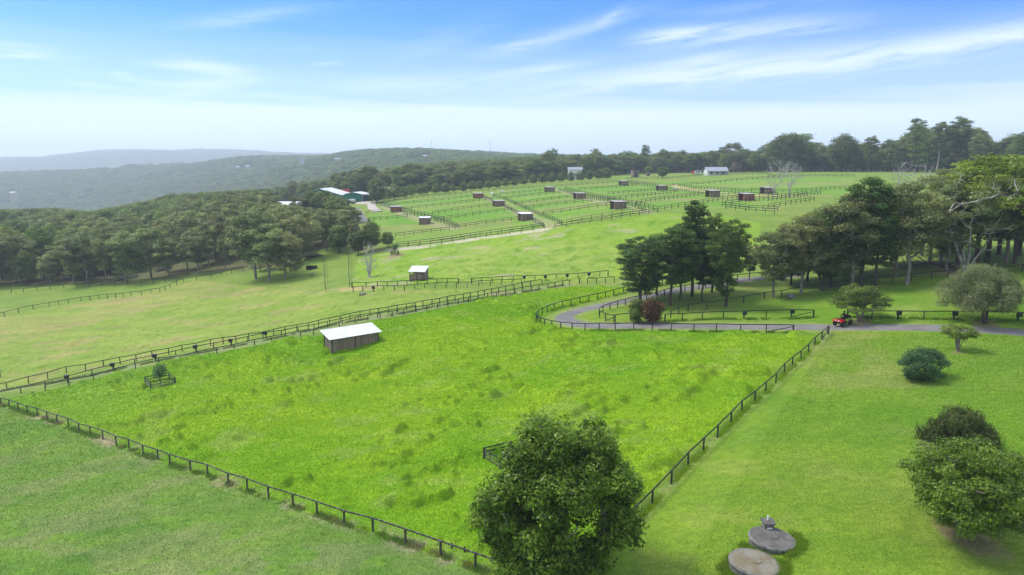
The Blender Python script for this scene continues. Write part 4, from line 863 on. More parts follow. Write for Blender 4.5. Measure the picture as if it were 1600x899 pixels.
def scatter(d0, d1, sp, a0, a1, sc, seed, cond=None):
    rg = np.random.default_rng(seed); area = .5 * (a1 - a0) * (d1 * d1 - d0 * d0); n = int(area / (sp * sp))
    r = np.sqrt(rg.uniform(d0 * d0, d1 * d1, n)); a = rg.uniform(a0, a1, n); x, y = r * np.sin(a), r * np.cos(a)
    if cond is not None: k = cond(x, y); x, y = x[k], y[k]
    z = T(x, y) - .6 * sc; s = sc * rg.uniform(.65, 1.25, len(x)); return np.stack([x, y, z], 1), s
def behind_line(x, y):
    px = 800 + x / y * FPX * math.cos(PITCH); ld = np.interp(px, [300, 480, 560, 700, 850, 950, 1000, 1100, 1300, 1500, 1700], [560, 520, 465, 465, 520, 560, 580, 580, 510, 440, 370])
    return (y > ld - 14) & ~inside(x, y, woods)
parts = [scatter(400, 1200, 7.5, -.78, .8, 1.0, 1, behind_line), scatter(1200, 2600, 11, -.72, .72, 1.15, 2), scatter(2600, 6200, 21, -.68, .3, 1.7, 3)]
PW = np.concatenate([p_[0] for p_ in parts]); SW = np.concatenate([p_[1] for p_ in parts])
HILLH = [(21, 303, 16, 'tiny white house in the valley at the far left'), (388, 262, 13, 'tiny white house left of centre on the middle ridge'), (372, 263, 10, 'tiny pale house left of another on the middle ridge'), (528, 251, 14, 'white house on the middle ridge above the barn'), (664, 247, 9, 'cream house among trees on the ridge right of centre-left'), (300, 254, 16, 'pale building high on the far ridge')]
HP = [gp(a_, b_) for a_, b_, _, _ in HILLH]; keep = np.ones(len(PW), bool)
for (hx, hy, hz) in HP:      # clearings with a house in them
    R_ = math.hypot(hx, hy); ux, uy = hx / R_, hy / R_; dx_, dy_ = PW[:, 0] - hx, PW[:, 1] - hy; al = dx_ * ux + dy_ * uy; ac = np.abs(dx_ * uy - dy_ * ux); keep &= ~((al > -90 - R_ * .02) & (al < 12) & (ac < 11 + R_ * .002))
PW, SW = PW[keep], SW[keep]
_near = np.hypot(PW[:, 0], PW[:, 1]) < 900
NEARSRC = []
for i, kk in enumerate(('gum0', 'dense0', 'mid1', 'dense2')):
    x, y, z = gd(640 + i * 55, 505 + 8 * i); t_ = plant(kk, (x, y, z), 14, i, f'{["olive", "dark", "mid-green", "blackish"][i]} crown where the woodland begins behind the round tree row', 'tree', None, 'woodland_tree'); NEARSRC.append([c_ for c_ in t_.children if c_.name.startswith('crown')][0])
woodland('near_woodland', PW[_near], SW[_near], 'continuous woodland starting right behind the tree line', NEARSRC)
woodland('far_woodland', PW[~_near], SW[~_near], 'continuous dark woodland covering the distant hills and valley', SRC)
wr = np.array([(x, y, float(T(x, y)) - .3) for x, y in wood_rest]); woodland('wood_interior', wr, np.array([wood_h(x, y, 15 * q) / 14 for (x, y, z), q in zip(wr, np.random.default_rng(5).uniform(.85, 1.2, len(wr)))]), 'massed treetops deep inside the left wood', NEARSRC)
# undergrowth along the wood edges
# ------------------------------------------------------------------ fences
def post_mesh(h, w, mat, name='post'):
    mb = MB(); mb.box((0, 0, h / 2 - .15), (w, w, h + .3)); return mb.mesh(name, mat, bevel=.012)
POST = {}
def pmesh(h, w, matk):
    k = (round(h, 2), w, matk)
    if k not in POST: POST[k] = post_mesh(h, w, M[matk])
    return POST[k]
FENCE_N = 0
def fence(pts, label, group=None, exact=True, spacing=2.9, h=1.35, w=.13, rails=(1.0,), rw=.06, rh=.13, matk='black_timber', wires=(), brace_ends=False, world=False, taper_low=None, ends_thick=False):
    W3 = [Vector(p) if world else Vector(gp(*p)) for p in pts]
    if not exact:
        o_ = [W3[0]]
        for a, b_ in zip(W3[:-1], W3[1:]):
            n = max(1, round((b_ - a).xy.length / spacing))
            for i in range(1, n + 1):
                q = a.lerp(b_, i / n); q.z = float(T(q.x, q.y)); o_.append(q)
        W3 = o_
    rgf = random.Random(hash((len(W3), round(W3[0].x, 2))) & 0xffff)
    W3 = [q.copy() for q in W3]
    root = empty('rail_fence', W3[0], 0, label, 'fence', group); O = W3[0]
    if len(W3) > 100: W3 = W3[:100]
    for i, q in enumerate(W3):
        pm = pmesh(h, w * 1.6 if ends_thick and i in (0, len(W3) - 1) else w, matk)
        o = link('post', pm, root, q - O); d = W3[min(i + 1, len(W3) - 1)] - W3[max(i - 1, 0)]
        o.rotation_euler = (rgf.uniform(-.02, .02), rgf.uniform(-.02, .02), math.atan2(d.y, d.x))
    for rz in rails:
        mb = MB()
        for a, b_ in zip(W3[:-1], W3[1:]): mb.beam(a - O + Vector((0, 0, h * rz - rh * .4 + (.03 if rz == 1 else 0))), b_ - O + Vector((0, 0, h * rz - rh * .4 + (.03 if rz == 1 else 0))), rw, rh)
        mb.build('rail', M[matk], root)
    for wz in wires:
        mb = MB()
        for a, b_ in zip(W3[:-1], W3[1:]): mb.beam(a - O + Vector((0, 0, wz)), b_ - O + Vector((0, 0, wz)), .012, .012)
        mb.build('wire', M['wire'], root)
    if brace_ends:
        for e, s in ((0, 1), (len(W3) - 1, -1)):
            if brace_ends == 'start' and e: continue
            if brace_ends == 'end' and not e: continue
            a = W3[e]; b_ = W3[e + s]; MB().beam(a - O + Vector((0, 0, h * .8)), b_ - O + Vector((0, 0, .1)), .08, .1).build('brace', M[matk], root)
    return root, W3
def feeder(P, label, rz=0):
    x, y, z = P; o = empty('feed_bin', (x, y - .35, z), rz, label, 'feed bin', 'black feed bins hung on the fences')
    mb = MB(); mb.box((0, 0, .95), (.62, .42, .55)); mb.build('bin', M['black_plastic'], o, bevel=.05)
    mb = MB(); mb.box((0, -.02, 1.25), (.7, .5, .06)); mb.build('lid', M['black_plastic'], o, bevel=.015)
    mb = MB(); mb.box((0, .12, .34), (.1, .1, .68)); mb.build('stand', M['black_timber'], o)
PN = dict(h=1.25, w=.13, rw=.07, rh=.12)
fence(F1_PX[1:], 'black single-rail fence along the near left side of the front paddock', matk='worn_timber', wires=(.35, .65, .95), ends_thick=True, **PN)
fence(F2_PX, 'black single-rail fence climbing from the big tree up to the driveway', wires=(.35, .65, .95), ends_thick=True, brace_ends='end', **PN)
A_PX = [(-58,622),(-24,616),(11,609),(45,600),(75,593),(104,584),(134,580),(162,574),(188,569),(213,565),(238,559),(264,555),(285,550),(307,547),(329,541),(349,538),(369,536),(389,532),(411,530),(428,525),(446,521),(464,518),(482,515),(498,511),(515,507),(532,504),(547,500),(563,497),(578,494),(592,492),(607,490),(621,487),(635,485),(649,483),(661,480),(675,478),(687,476),(699,473),(711,471),(724,469),(735,467),(747,465),(757,463),(768,461),(779,459),(790,457),(803,454),(816,451),(829,448),(847,446)]
B_PX = [(-10,624),(33,615),(71,605),(107,597),(144,587),(178,578),(211,570),(244,564),(275,557),(307,550),(334,545),(362,540),(387,535),(416,528),(440,525),(466,520),(491,516),(512,511),(535,506),(560,501),(590,497),(620,491),(650,486)]
C_PX = [(71,612),(108,604),(147,597),(180,586),(212,578),(248,569),(282,566),(310,559),(339,553),(366,548),(398,540),(424,535),(446,531),(470,526),(490,524),(530,512),(555,505),(575,502),(594,498),(613,495),(631,492),(650,488),(667,486),(684,482),(700,479),(716,476),(732,473),(747,471),(762,467),(776,465),(790,463),(804,460),(817,457),(830,455),(842,453),(856,451),(867,449),(879,447),(890,446)]
fence(A_PX, 'long black fence on the far side of the lane crossing the field', **PN)
fence(B_PX, 'black middle fence of the field lane, carrying the feed bins', **{**PN, 'h': 1.05})
fence(C_PX, 'long black fence between the lane and the front paddock', **{**PN, 'h': 1.1})
for k, i in enumerate([3, 5, 7, 9, 11, 13]): feeder(gp(*B_PX[i]), f'{ORD[k]} black feed bin from the left on the lane fence')
fence([(550,450),(572,450),(590,449),(605,449),(621,448),(636,447),(652,446),(668,445),(683,445),(699,444),(716,444)], 'black rail fence passing just below the small white-roofed shelter', ends_thick=True, **PN)
fence([(552,457),(567,456),(584,456),(600,455),(616,455),(632,455),(648,453),(664,452),(680,451),(697,450),(713,450),(730,450),(748,448),(766,447),(783,446),(800,446),(815,445)], 'black rail fence in front of the one below the small shelter', **PN)
fence([(737,444),(753,443),(769,442),(785,441),(802,440),(819,440),(836,439),(852,439),(869,437),(886,437),(903,436),(920,435),(937,433),(950,432)], 'black rail fence right of the gap, carrying four feed bins', ends_thick=True, **PN)
fence([(918,444),(932,444),(946,443),(960,442)], 'short black rail fence left of the pine clump', **PN)
fence([(905,444),(905.5,443.5)], 'single black post left of the short fence', **PN)
feeder(gp(584, 456), 'black feed bin on the fence left of the small shelter')
for k, q in enumerate([(819, 440), (852, 439), (886, 437), (920, 435)]): feeder(gp(*q), f'{ORD[k]} feed bin from the left on the fence left of the pines')
fence([(509,456),(508,449),(508,443),(507.5,437),(507,431),(507,425),(506.5,420),(506,415),(506,410),(505,405)], 'black fence running away towards the pond, left side of the grass lane', **PN)
fence([(546,450),(546,444),(545.5,438),(545,432),(545,427),(545,422),(545,417),(545,412),(545,407),(544,402)], 'black fence running away towards the pond, right side of the grass lane', **PN)
fence([(-40,504),(7,495),(29,489),(52,484),(77,480),(92,477),(107,475),(127,471),(141,470),(155,468),(168,467),(181,466),(193,465),(205,463),(221,462),(236,459),(250,457),(258,454),(266,451),(276,446),(287,441),(307,439),(330,435),(347,431),(362,428),(380,424)], 'black fence curving along the far left edge of the yellowish field', **PN)
fence([(-40,462),(0,459),(18,458),(37,457),(58,455),(79,453),(100,451),(120,450),(140,449),(160,447),(180,446),(200,445),(220,443),(240,443),(258,442),(276,441)], 'black fence in front of the left wood behind the green strip', **PN)
fence(LOOP_PX, 'black fence sweeping round the outside of the driveway loop', ends_thick=True, brace_ends='start', **PN)
fence([(961,505),(946,502),(937,497),(936,493),(942,489),(953,485),(965,481),(977,478),(993,474),(1010,471),(1027,467),(1038,463),(1049,460),(1070,456),(1092,452),(1102,450),(1127,444),(1152,439),(1190,435)], 'black fence along the inner edge of the driveway loop', brace_ends='start', **PN)
fence([(959,504),(985,501),(1010,499)], 'short rail fence behind the pair of round bushes', **PN)
fence([(1039,503),(1066,502),(1097,500),(1130,499),(1162,498),(1197,497),(1236,496),(1271,497)], 'black fence above the driveway between the bushes and the opening', ends_thick=True, brace_ends='end', **PN)
fence([(1048,497),(1060,492),(1075,487),(1104,484),(1133,479),(1162,474),(1194,468),(1221,465),(1250,459),(1280,454),(1310,452),(1330,448),(1362,445),(1394,443),(1424,439),(1455,436),(1481,434),(1520,432),(1560,429),(1597,425),(1640,422)], 'long black fence climbing through the right grove under the trees', **PN)
fence([(1324,497),(1362,499),(1402,499),(1443,500),(1489,500),(1538,501),(1589,502),(1640,503)], 'black fence along the driveway right of the quad bike', ends_thick=True, brace_ends='start', **PN)
for k, q in enumerate([(1162, 498), (1236, 496)]): feeder(gp(*q), f'{["left", "right"][k]} feed bin on the fence between the bushes and the opening')
for k, q in enumerate([(1402, 499), (1489, 500), (1589, 502)]): feeder(gp(*q), f'{ORD[k]} feed bin from the left along the driveway fence right of the quad bike')
fence([(706, 862), (726, 868)], 'pair of short dark posts just inside the paddock near the big tree', h=.7, w=.1, rails=())
# the fenced strips far behind
FF = dict(exact=False, spacing=3.2, h=1.35, w=.14, rw=.05, rh=.13, rails=(1.0, .55), group='dark rail fences of the far paddock strips')
S0 = [(580,319),(606,325),(637,336),(669,342),(694,350),(711,358)]
BL = 'left block of strips'; BM = 'middle block of strips'; BR = 'right block of strips'
far = [([(580,319),(660,310),(737,303)], f'top cross fence of the {BL}', None), ([(612,322),(680,315),(741,309)], f'second cross fence from the top of the {BL}', None),
 ([(631,329),(700,321),(768,313)], f'third cross fence from the top of the {BL}', None), ([(675,336),(725,328),(772,322)], f'fourth cross fence from the top of the {BL}', None),
 ([(681,346),(750,336),(800,329)], f'fifth cross fence from the top of the {BL}', None), ([(711,358),(760,351),(812,344)], f'sixth cross fence from the top of the {BL}', None),
 ([(618,371),(660,366),(702,361)], f'short fence below the small grey shelter of the {BL}', None), ([(620,386),(675,380),(750,369),(800,362),(849,356)], f'lower boundary fence of the {BL} along the pale track', None),
 ([(620,389),(690,382),(760,371),(851,358)], f'outer fence of the pale track below the {BL}', None), ([(572,336),(597,332)], 'short fence at the left of the strips beside the gravel path', None), ([(575,346),(605,344),(637,341)], 'fence left of the reddish shelter', None),
 (S0, f'left lane fence of the {BL}', None), ([(586,317),(612,323),(643,333),(675,340),(700,348),(717,357)], f'left lane fence, inner line, of the {BL}', None), ([(576,347),(583,355),(588,360)], 'short fence beside the grey track', None),
 ([(755,309),(768,315),(790,325),(830,346),(848,354)], f'left fence of the lane between the {BL} and the middle', None), ([(770,308),(790,313),(820,327),(850,340),(878,352)], f'right fence of the lane between the {BL} and the middle', None),
 ([(754,301),(800,297),(851,294)], f'top cross fence of the {BM}', None), ([(772,307),(812,303),(852,299)], f'second cross fence from the top of the {BM}', None), ([(789,312),(832,307),(875,303)], f'third cross fence from the top of the {BM}', None),
 ([(805,321),(850,315),(897,309)], f'fourth cross fence from the top of the {BM}', None), ([(821,327),(870,321),(925,316)], f'fifth cross fence from the top of the {BM}', None), ([(849,336),(905,329),(962,322)], f'sixth cross fence from the top of the {BM}', None),
 ([(877,352),(940,341),(1005,333)], f'brownish lower fence of the {BM}', None), ([(867,357),(940,347),(1028,333)], f'outer lower fence below the {BM}', None),
 ([(873,298),(915,309),(945,315),(978,321),(1008,331)], f'left fence of the lane between the middle and {BR}', None), ([(882,296),(925,307),(955,313),(981,319),(1028,331)], f'right fence of the lane between the middle and {BR}', None),
 ([(860,294),(910,290),(965,286)], f'top cross fence of the {BR}', None), ([(905,298),(950,295),(994,291)], f'second cross fence from the top of the {BR}', None), ([(950,305),(990,302),(1028,298)], f'third cross fence from the top of the {BR}', None),
 ([(950,314),(1005,308),(1059,302)], f'fourth cross fence from the top of the {BR}', None), ([(994,320),(1045,312),(1097,306)], f'fifth cross fence from the top of the {BR}', None), ([(1028,331),(1090,320),(1158,310)], f'sixth cross fence from the top of the {BR}', None),
 ([(1133,321),(1165,317),(1200,312),(1260,305)], f'fence right of the pine tops in the {BR}', None), ([(1134,327),(1181,332),(1210,334)], f'low fence at the bottom right of the {BR}', None), ([(1128,323),(1170,328),(1215,330)], f'inner low fence at the bottom right of the {BR}', None),
 ([(981,285),(1028,291),(1060,293),(1091,296),(1161,301),(1200,299)], 'upper fence of the yellowish lane under the far house', None), ([(983,288),(1025,294),(1047,298),(1103,304),(1158,307),(1215,307)], 'lower fence of the yellowish lane under the far house', None),
 ([(978,281),(1020,280),(1059,279),(1108,274),(1200,273)], 'farthest fence in front of the house with the grey roof', None), ([(1050,291),(1080,290),(1108,288),(1200,280),(1225,279)], 'fence across the far right meadow below the house', None),
 ([(1200,277),(1265,277),(1335,277)], 'farthest fence under the tree line right of the bare trees', None), ([(1200,302),(1245,301),(1297,297),(1327,295)], 'fence just below the leafless trees', None), ([(1200,315),(1240,310),(1282,304)], 'second fence below the leafless trees', None), ([(1200,326),(1236,320),(1272,315)], 'third fence below the leafless trees', None),
 ([(555,352),(562,362),(566,372)], 'short fence left of the grey track below the dark screen', None)]
for pl, lab, _ in far:
    f_ = dict(FF)
    if 'brownish' in lab: f_['matk'] = 'brown_rail'
    fence(pl, 'dark rail ' + lab if not lab.startswith(('brownish', 'outer')) else lab, **f_)

# ------------------------------------------------------------------ shelters
def shelter(loc, rz, Lx, Wy, hf, hb, label, matk='planks', roofk='rusty_roof', gap=.12, name='field_shelter', open_side='left', group=None, over=.35):
    """skillion-roofed timber field shelter; -y is the long wall, -x the short one"""
    o = empty(name, loc, rz, label, 'shelter', group); mt = M[matk]; t_ = .08
    def wall(a, b_, ha, hb_):
        mb = MB(); a = Vector((*a, -.4)); b_ = Vector((*b_, -.4)); d = (b_ - a).normalized(); nn = Vector((-d.y, d.x, 0)) * t_ / 2; vs = []
        for p, h_ in ((a, ha), (b_, hb_)):
            for s in (-1, 1): vs.append(p + nn * s); vs.append(Vector((p.x, p.y, h_)) + nn * s)
        mb.add(vs, [(0, 1, 5, 4), (2, 6, 7, 3), (0, 2, 3, 1), (4, 5, 7, 6), (1, 3, 7, 5), (0, 4, 6, 2)]); mb.build('wall', mt, o)
    x0, x1, y0, y1 = -Lx / 2, Lx / 2, -Wy / 2, Wy / 2
    wall((x0, y0), (x1, y0), hf - gap, hf - gap); wall((x0 + .1, y1), (x1 - .1, y1), hb - .1, hb - .1)
    if open_side == 'left':
        wall((x1, y0 + .1), (x1, y1 - .1), hf - .12, hb - .12); wall((x0, y0 + .1), (x0, y0 + Wy * .25), hf - .12, hf - .2)
    elif open_side == 'none': wall((x1, y0 + .1), (x1, y1 - .1), hf - .15, hb - .15); wall((x0, y0 + .1), (x0, y1 - .1), hf - .15, hb - .15)
    else: wall((x1, y0 + .1), (x1, y1 - .1), hf - .12, hb - .12)
    for (px_, py_, hh) in ((x0 + .02, y0 - .1, hf), (x1 - .02, y0 - .1, hf), (0, y0 - .1, hf), (x0 - .08, y1 - .02, hb), (x1 + .08, y1 - .02, hb)):
        MB().box((px_, py_, hh / 2 - .2), (.12, .12, hh + .2 - .12)).build('corner_post', M['bark_dark'], o)
    ov = over; mb = MB(); n = max(6, int(Lx / .3)); vs = []
    sl = (hb - hf) / Wy
    for i in range(n * 2 + 1):
        x = x0 - ov + (Lx + 2 * ov) * i / (n * 2); dz = .035 if i % 2 else 0
        for (yy) in (y0 - ov, y1 + ov): vs.append((x, yy, hf + sl * (yy - y0) + dz)); vs.append((x, yy, hf + sl * (yy - y0) + dz - .05))
    fs = []
    for i in range(n * 2):
        a = i * 4; fs += [(a, a + 4, a + 6, a + 2), (a + 1, a + 3, a + 7, a + 5), (a, a + 1, a + 5, a + 4), (a + 2, a + 6, a + 7, a + 3)]
    e = n * 8; fs += [(0, 2, 3, 1), (e, e + 1, e + 3, e + 2)]
    mb.add(vs, fs); mb.build('roof', M[roofk], o)
    mb = MB()
    for yy in (y0 - ov * .3, 0, y1): mb.beam((x0 - ov * .8, yy, hf + sl * (yy - y0) - .13), (x1 + ov * .8, yy, hf + sl * (yy - y0) - .13), .06, .12)
    mb.build('rafter', M['bark_dark'], o); return o
a = Vector(gp(519, 557)); rz = .66; Wy = 2.7; ca_, sa_ = math.cos(rz), math.sin(rz)
def px_of(q): return 800 + FPX * q[0] / (q[1] * math.cos(PITCH) - (q[2] - HC) * math.sin(PITCH))
Lx = 5.0
while px_of((a.x + Lx * ca_, a.y + Lx * sa_, a.z)) < 591: Lx += .05
cpos = a + Vector((ca_, sa_, 0)) * Lx / 2 + Vector((-sa_, ca_, 0)) * Wy / 2
print('shelter', Lx, a, T(a.x + Lx * ca_, a.y + Lx * sa_))
shelter(cpos, rz, Lx, Wy, 2.95, 3.55, 'large grey timber shelter with a white roof in the front paddock', roofk='white_roof', gap=.3, open_side='none', over=.55)
a = Vector(gp(637, 439.5)); b_ = Vector(gp(658, 440)); d = b_ - a; Lx = d.xy.length; rz = math.atan2(d.y, d.x) + .0; cpos = (a + b_) / 2 + Vector((-math.sin(rz), math.cos(rz), 0)) * 1.6
o = shelter((cpos.x, cpos.y, float(T(cpos.x, cpos.y))), -.12, 3.3, 3.2, 2.1, 2.8, 'small brown timber shelter with a white roof above the black fences', roofk='white_roof', gap=.6, open_side='front', over=.3)
SH = [(618,332,'red_planks','reddish timber shelter at the left of the far strips'),(663,351,'planks','small grey shelter with a white roof in the left strip block'),(747,310,'red_planks','brown shelter at the top of the lane left of the middle block'),(779,323,'planks','grey shelter halfway down the lane left of the middle block'),(821,345,'planks','grey shelter at the bottom of the lane left of the middle block'),
 (859,300,'planks','grey shelter at the top of the lane right of the middle block'),(906,311,'planks','grey shelter halfway down the lane right of the middle block'),(967,327,'planks','grey shelter at the bottom of the lane right of the middle block'),(975,290,'planks','grey shelter at the left end of the yellowish lane'),(1035,298,'planks','dark grey shelter beside the yellowish lane'),(1115,308,'planks','grey shelter near the right end of the yellowish lane'),(1168,314,'red_planks','reddish shelter right of the pine tops'),(1201,303,'planks','brown shelter beside the leafless trees')]
for k, (px, py, mk, lab) in enumerate(SH):
    x, y, z = gp(px, py); shelter((x, y + 1.5, float(T(x, y + 1.5))), .42 if k != 1 else -.05, 3.9 if k != 1 else 3.4, 3.0, 2.2, 2.45, lab, mk, 'white_roof' if k in (1, 4) else 'rusty_roof', group='small field shelters in the far strips', open_side='left' if k != 1 else 'front')

# white horses' rugs etc. are too far to tell; a few pale animals graze by the strips
def horse(px, py, label, rz, matk='white_paint'):
    x, y, z = gp(px, py); o = empty('horse', (x, y, z), rz, label, 'horse')
    V = [(0, 0, 1.15), (.45, 0, 1.15), (-.5, 0, 1.2), (-.72, 0, 1.12), (.68, 0, 1.3), (.95, 0, 1.05), (1.12, 0, .62), (1.3, 0, .38),
         (.5, .15, .95), (.5, .15, .52), (.5, .15, .03), (.5, -.15, .95), (.55, -.15, .52), (.55, -.15, .03), (-.55, .16, .95), (-.62, .16, .55), (-.58, .16, .03), (-.55, -.16, .95), (-.7, -.16, .55), (-.66, -.16, .03), (-.86, 0, .7)]
    E = [(0, 1), (0, 2), (2, 3), (1, 4), (4, 5), (5, 6), (6, 7), (1, 8), (8, 9), (9, 10), (1, 11), (11, 12), (12, 13), (2, 14), (14, 15), (15, 16), (2, 17), (17, 18), (18, 19), (3, 20)]
    Rr = [.34, .31, .33, .2, .24, .17, .13, .08, .12, .065, .05, .12, .065, .05, .15, .07, .05, .15, .07, .05, .05]
    body = skin_figure('body', V, E, Rr, M[matk], o); return o
def skin_figure(name, V, E, R_, mat, parent, sub=1):
    me = bpy.data.meshes.new(name); me.from_pydata(V, E, []); o = link(name, me, parent); md = o.modifiers.new('skin', 'SKIN'); md.use_smooth_shade = True
    for i, r in enumerate(R_): me.skin_vertices[0].data[i].radius = (r, r) if len(me.skin_vertices) else None
    me.skin_vertices[0].data[0].use_root = True
    s = o.modifiers.new('subsurf', 'SUBSURF'); s.levels = sub; s.render_levels = sub; me.materials.append(mat); return o
def skin_figure(name, V, E, R_, mat, parent, sub=1):
    me = bpy.data.meshes.new(name); me.from_pydata(V, E, []); tmp = bpy.data.objects.new(name, me); COL.objects.link(tmp)
    bpy.context.view_layer.objects.active = tmp; md = tmp.modifiers.new('skin', 'SKIN'); md.use_smooth_shade = True
    if not me.skin_vertices:
        bpy.ops.object.select_all(action='DESELECT'); tmp.select_set(True); bpy.ops.mesh.customdata_skin_add()
    for i, r in enumerate(R_): me.skin_vertices[0].data[i].radius = (r, r)
    me.skin_vertices[0].data[0].use_root = True
    s = tmp.modifiers.new('subsurf', 'SUBSURF'); s.levels = sub; s.render_levels = sub
    dg = bpy.context.evaluated_depsgraph_get(); m2 = bpy.data.meshes.new_from_object(tmp.evaluated_get(dg)); m2.name = name; m2.materials.clear(); m2.materials.append(mat)
    bpy.data.objects.remove(tmp); return link(name, m2, parent)
horse(784, 302, 'white horse grazing at the top of the middle strips', .3)
horse(769, 306, 'white horse standing beside the lane top, left of the grazing one', 2.6)
horse(817, 344, 'pale horse standing at the mouth of the grey shelter low on the lane', 1.2)
horse(1054, 298, 'white horse beside the yellowish lane', .2)

# ------------------------------------------------------------------ barn and houses
def gable(root, cx, cy, Lx, Wy, he, hr, wallm, roofm, ov=.5, axis='y', z0=-.5, wallname='wall'):
    """ridge along `axis`; gable faces the other way"""
    sw = axis == 'x'
    def q(x, y, z): return (cx + y, cy + x, z) if sw else (cx + x, cy + y, z)
    w, l_ = (Wy, Lx) if sw else (Lx, Wy); mb = MB(); x0, x1, y0, y1 = -w / 2, w / 2, -l_ / 2, l_ / 2
    vs = [q(x0, y0, z0), q(x1, y0, z0), q(x1, y1, z0), q(x0, y1, z0), q(x0, y0, he), q(x1, y0, he), q(x1, y1, he), q(x0, y1, he), q(0, y0, hr), q(0, y1, hr)]
    mb.add(vs, [(0, 1, 5, 8, 4), (2, 3, 7, 9, 6), (1, 2, 6, 5), (3, 0, 4, 7)]); mb.build(wallname, wallm, root)
    mb = MB(); t_ = .12; s = (hr - he) / (w / 2)
    for sg in (-1, 1):
        e = sg * (w / 2 + ov); ze = he - s * ov + .06; vs = [q(0, y0 - ov, hr + .06), q(e, y0 - ov, ze), q(e, y1 + ov, ze), q(0, y1 + ov, hr + .06)]
        vs += [(v[0], v[1], v[2] + t_) for v in vs]; mb.add(vs, [(3, 2, 1, 0), (4, 5, 6, 7), (0, 1, 5, 4), (1, 2, 6, 5), (2, 3, 7, 6), (3, 0, 4, 7)])
    mb.build('roof', roofm, root)
x, y, z = gd(507, 375); o = empty('barn', (x, y, z), .0, 'large green-walled riding barn with a long white gabled roof', 'barn')
gable(o, 0, 12, 23, 24, 4.3, 7.6, M['green_wall'], M['white_roof'])
mb = MB(); mb.box((3, -2.06, 2), (5, .1, 4)); mb.build('doorway_shade', M['dark_int'], o)  # dark panel on the closed barn, doorway shade put into its colour
x, y, z = gp(556, 316); o = empty('machinery_shed', (x, y + 4, z), -.12, 'green shed with a white roof and an open dark bay beside the big barn', 'shed')
gable(o, -1.5, 4, 9.5, 12, 4.0, 4.9, M['green_wall'], M['white_roof'])
mb = MB()
for xx in (3.5, 9.5): mb.box((xx, -1.8, 1.6), (.25, .25, 4.2)); mb.box((xx, 9.8, 1.6), (.25, .25, 4.2))
mb.build('bay_post', M['steel'], o)
mb = MB(); mb.box((6.4, 4, 3.75), (6.6, 12.6, .18)); mb.build('bay_roof', M['white_roof'], o); mb = MB(); mb.box((6.4, 9.6, 1.6), (6.0, .1, 4)); mb.build('bay_wall', M['dark_int'], o)  # bay back wall near-black, the bay's shade is put into its colour
def tractor(px, py, label):
    x, y, z = gp(px, py); o = empty('tractor', (x, y, z), .5, label, 'tractor')
    mb = MB(); mb.box((.9, 0, 1.0), (1.7, .8, .7)); mb.box((-.4, 0, .95), (1.0, 1.0, .5)); mb.build('body', M['red'], o, bevel=.06)
    mb = MB(); mb.box((-.5, 0, 2.45), (1.3, 1.3, .1)); mb.build('canopy', M['red'], o, bevel=.02)
    mb = MB()
    for sx in (-1.05, .05):
        for sy in (-.55, .55): mb.beam((sx, sy, 1.1), (sx, sy, 2.4), .06, .06)
    mb.build('canopy_frame', M['black_plastic'], o)
    for (xx, yy, r) in ((-.6, .75, .75), (-.6, -.75, .75), (1.3, .65, .42), (1.3, -.65, .42)):
        wh = MB(); wh.tube((xx, yy - .18, r), (xx, yy + .18, r), r, r, 20, True); w_ = wh.build('wheel', M['rubber'], o)
tractor(566, 313, 'small red tractor parked in the open bay of the green shed')
def truck(px, py, label, matk, L_=5.5, hh=2.4):
    x, y, z = gp(px, py); o = empty('truck', (x, y, z), .1, label, 'truck')
    mb = MB(); mb.box((.6, 0, .7 + hh / 2), (L_ * .7, 2.1, hh)); mb.build('cargo_box', M[matk], o, bevel=.06); mb = MB(); mb.box((-L_ * .36, 0, 1.2), (L_ * .24, 2.0, 1.5)); mb.build('cab', M['white_paint'], o, bevel=.15)
    for xx in (-L_ * .34, L_ * .28):
        for yy in (-.95, .95): wh = MB(); wh.tube((xx, yy - .12, .45), (xx, yy + .12, .45), .45, .45, 16, True); wh.build('wheel', M['rubber'], o)
    mb = MB(); mb.box((-L_ * .485, 0, 1.5), (.04, 1.6, .6)); mb.build('windscreen', M['glass'], o)
truck(548.5, 318.5, 'small white truck parked at the corner of the green shed', 'white_paint', 4.2, 1.6)
x, y, z = gd(545, 430); o = empty('horse_truck', (x, y, z), .1, 'bright red high-sided horse truck behind the barn roof', 'truck')
mb = MB(); mb.box((0, 0, 3.2), (5.5, 2.6, 3.6)); mb.build('body', M['red'], o, bevel=.1); mb = MB(); mb.box((-3.5, 0, 2.3), (1.6, 2.4, 1.9)); mb.build('cab', M['white_paint'], o, bevel=.15)
for xx in (-3.2, 1.8):
    for yy in (-1.15, 1.15): wh = MB(); wh.tube((xx, yy - .15, .5), (xx, yy + .15, .5), .5, .5, 16, True); wh.build('wheel', M['rubber'], o)
mb = MB(); mb.box((0, -1.34, .9), (5.2, .1, .8)); mb.build('skirt', M['black_plastic'], o)
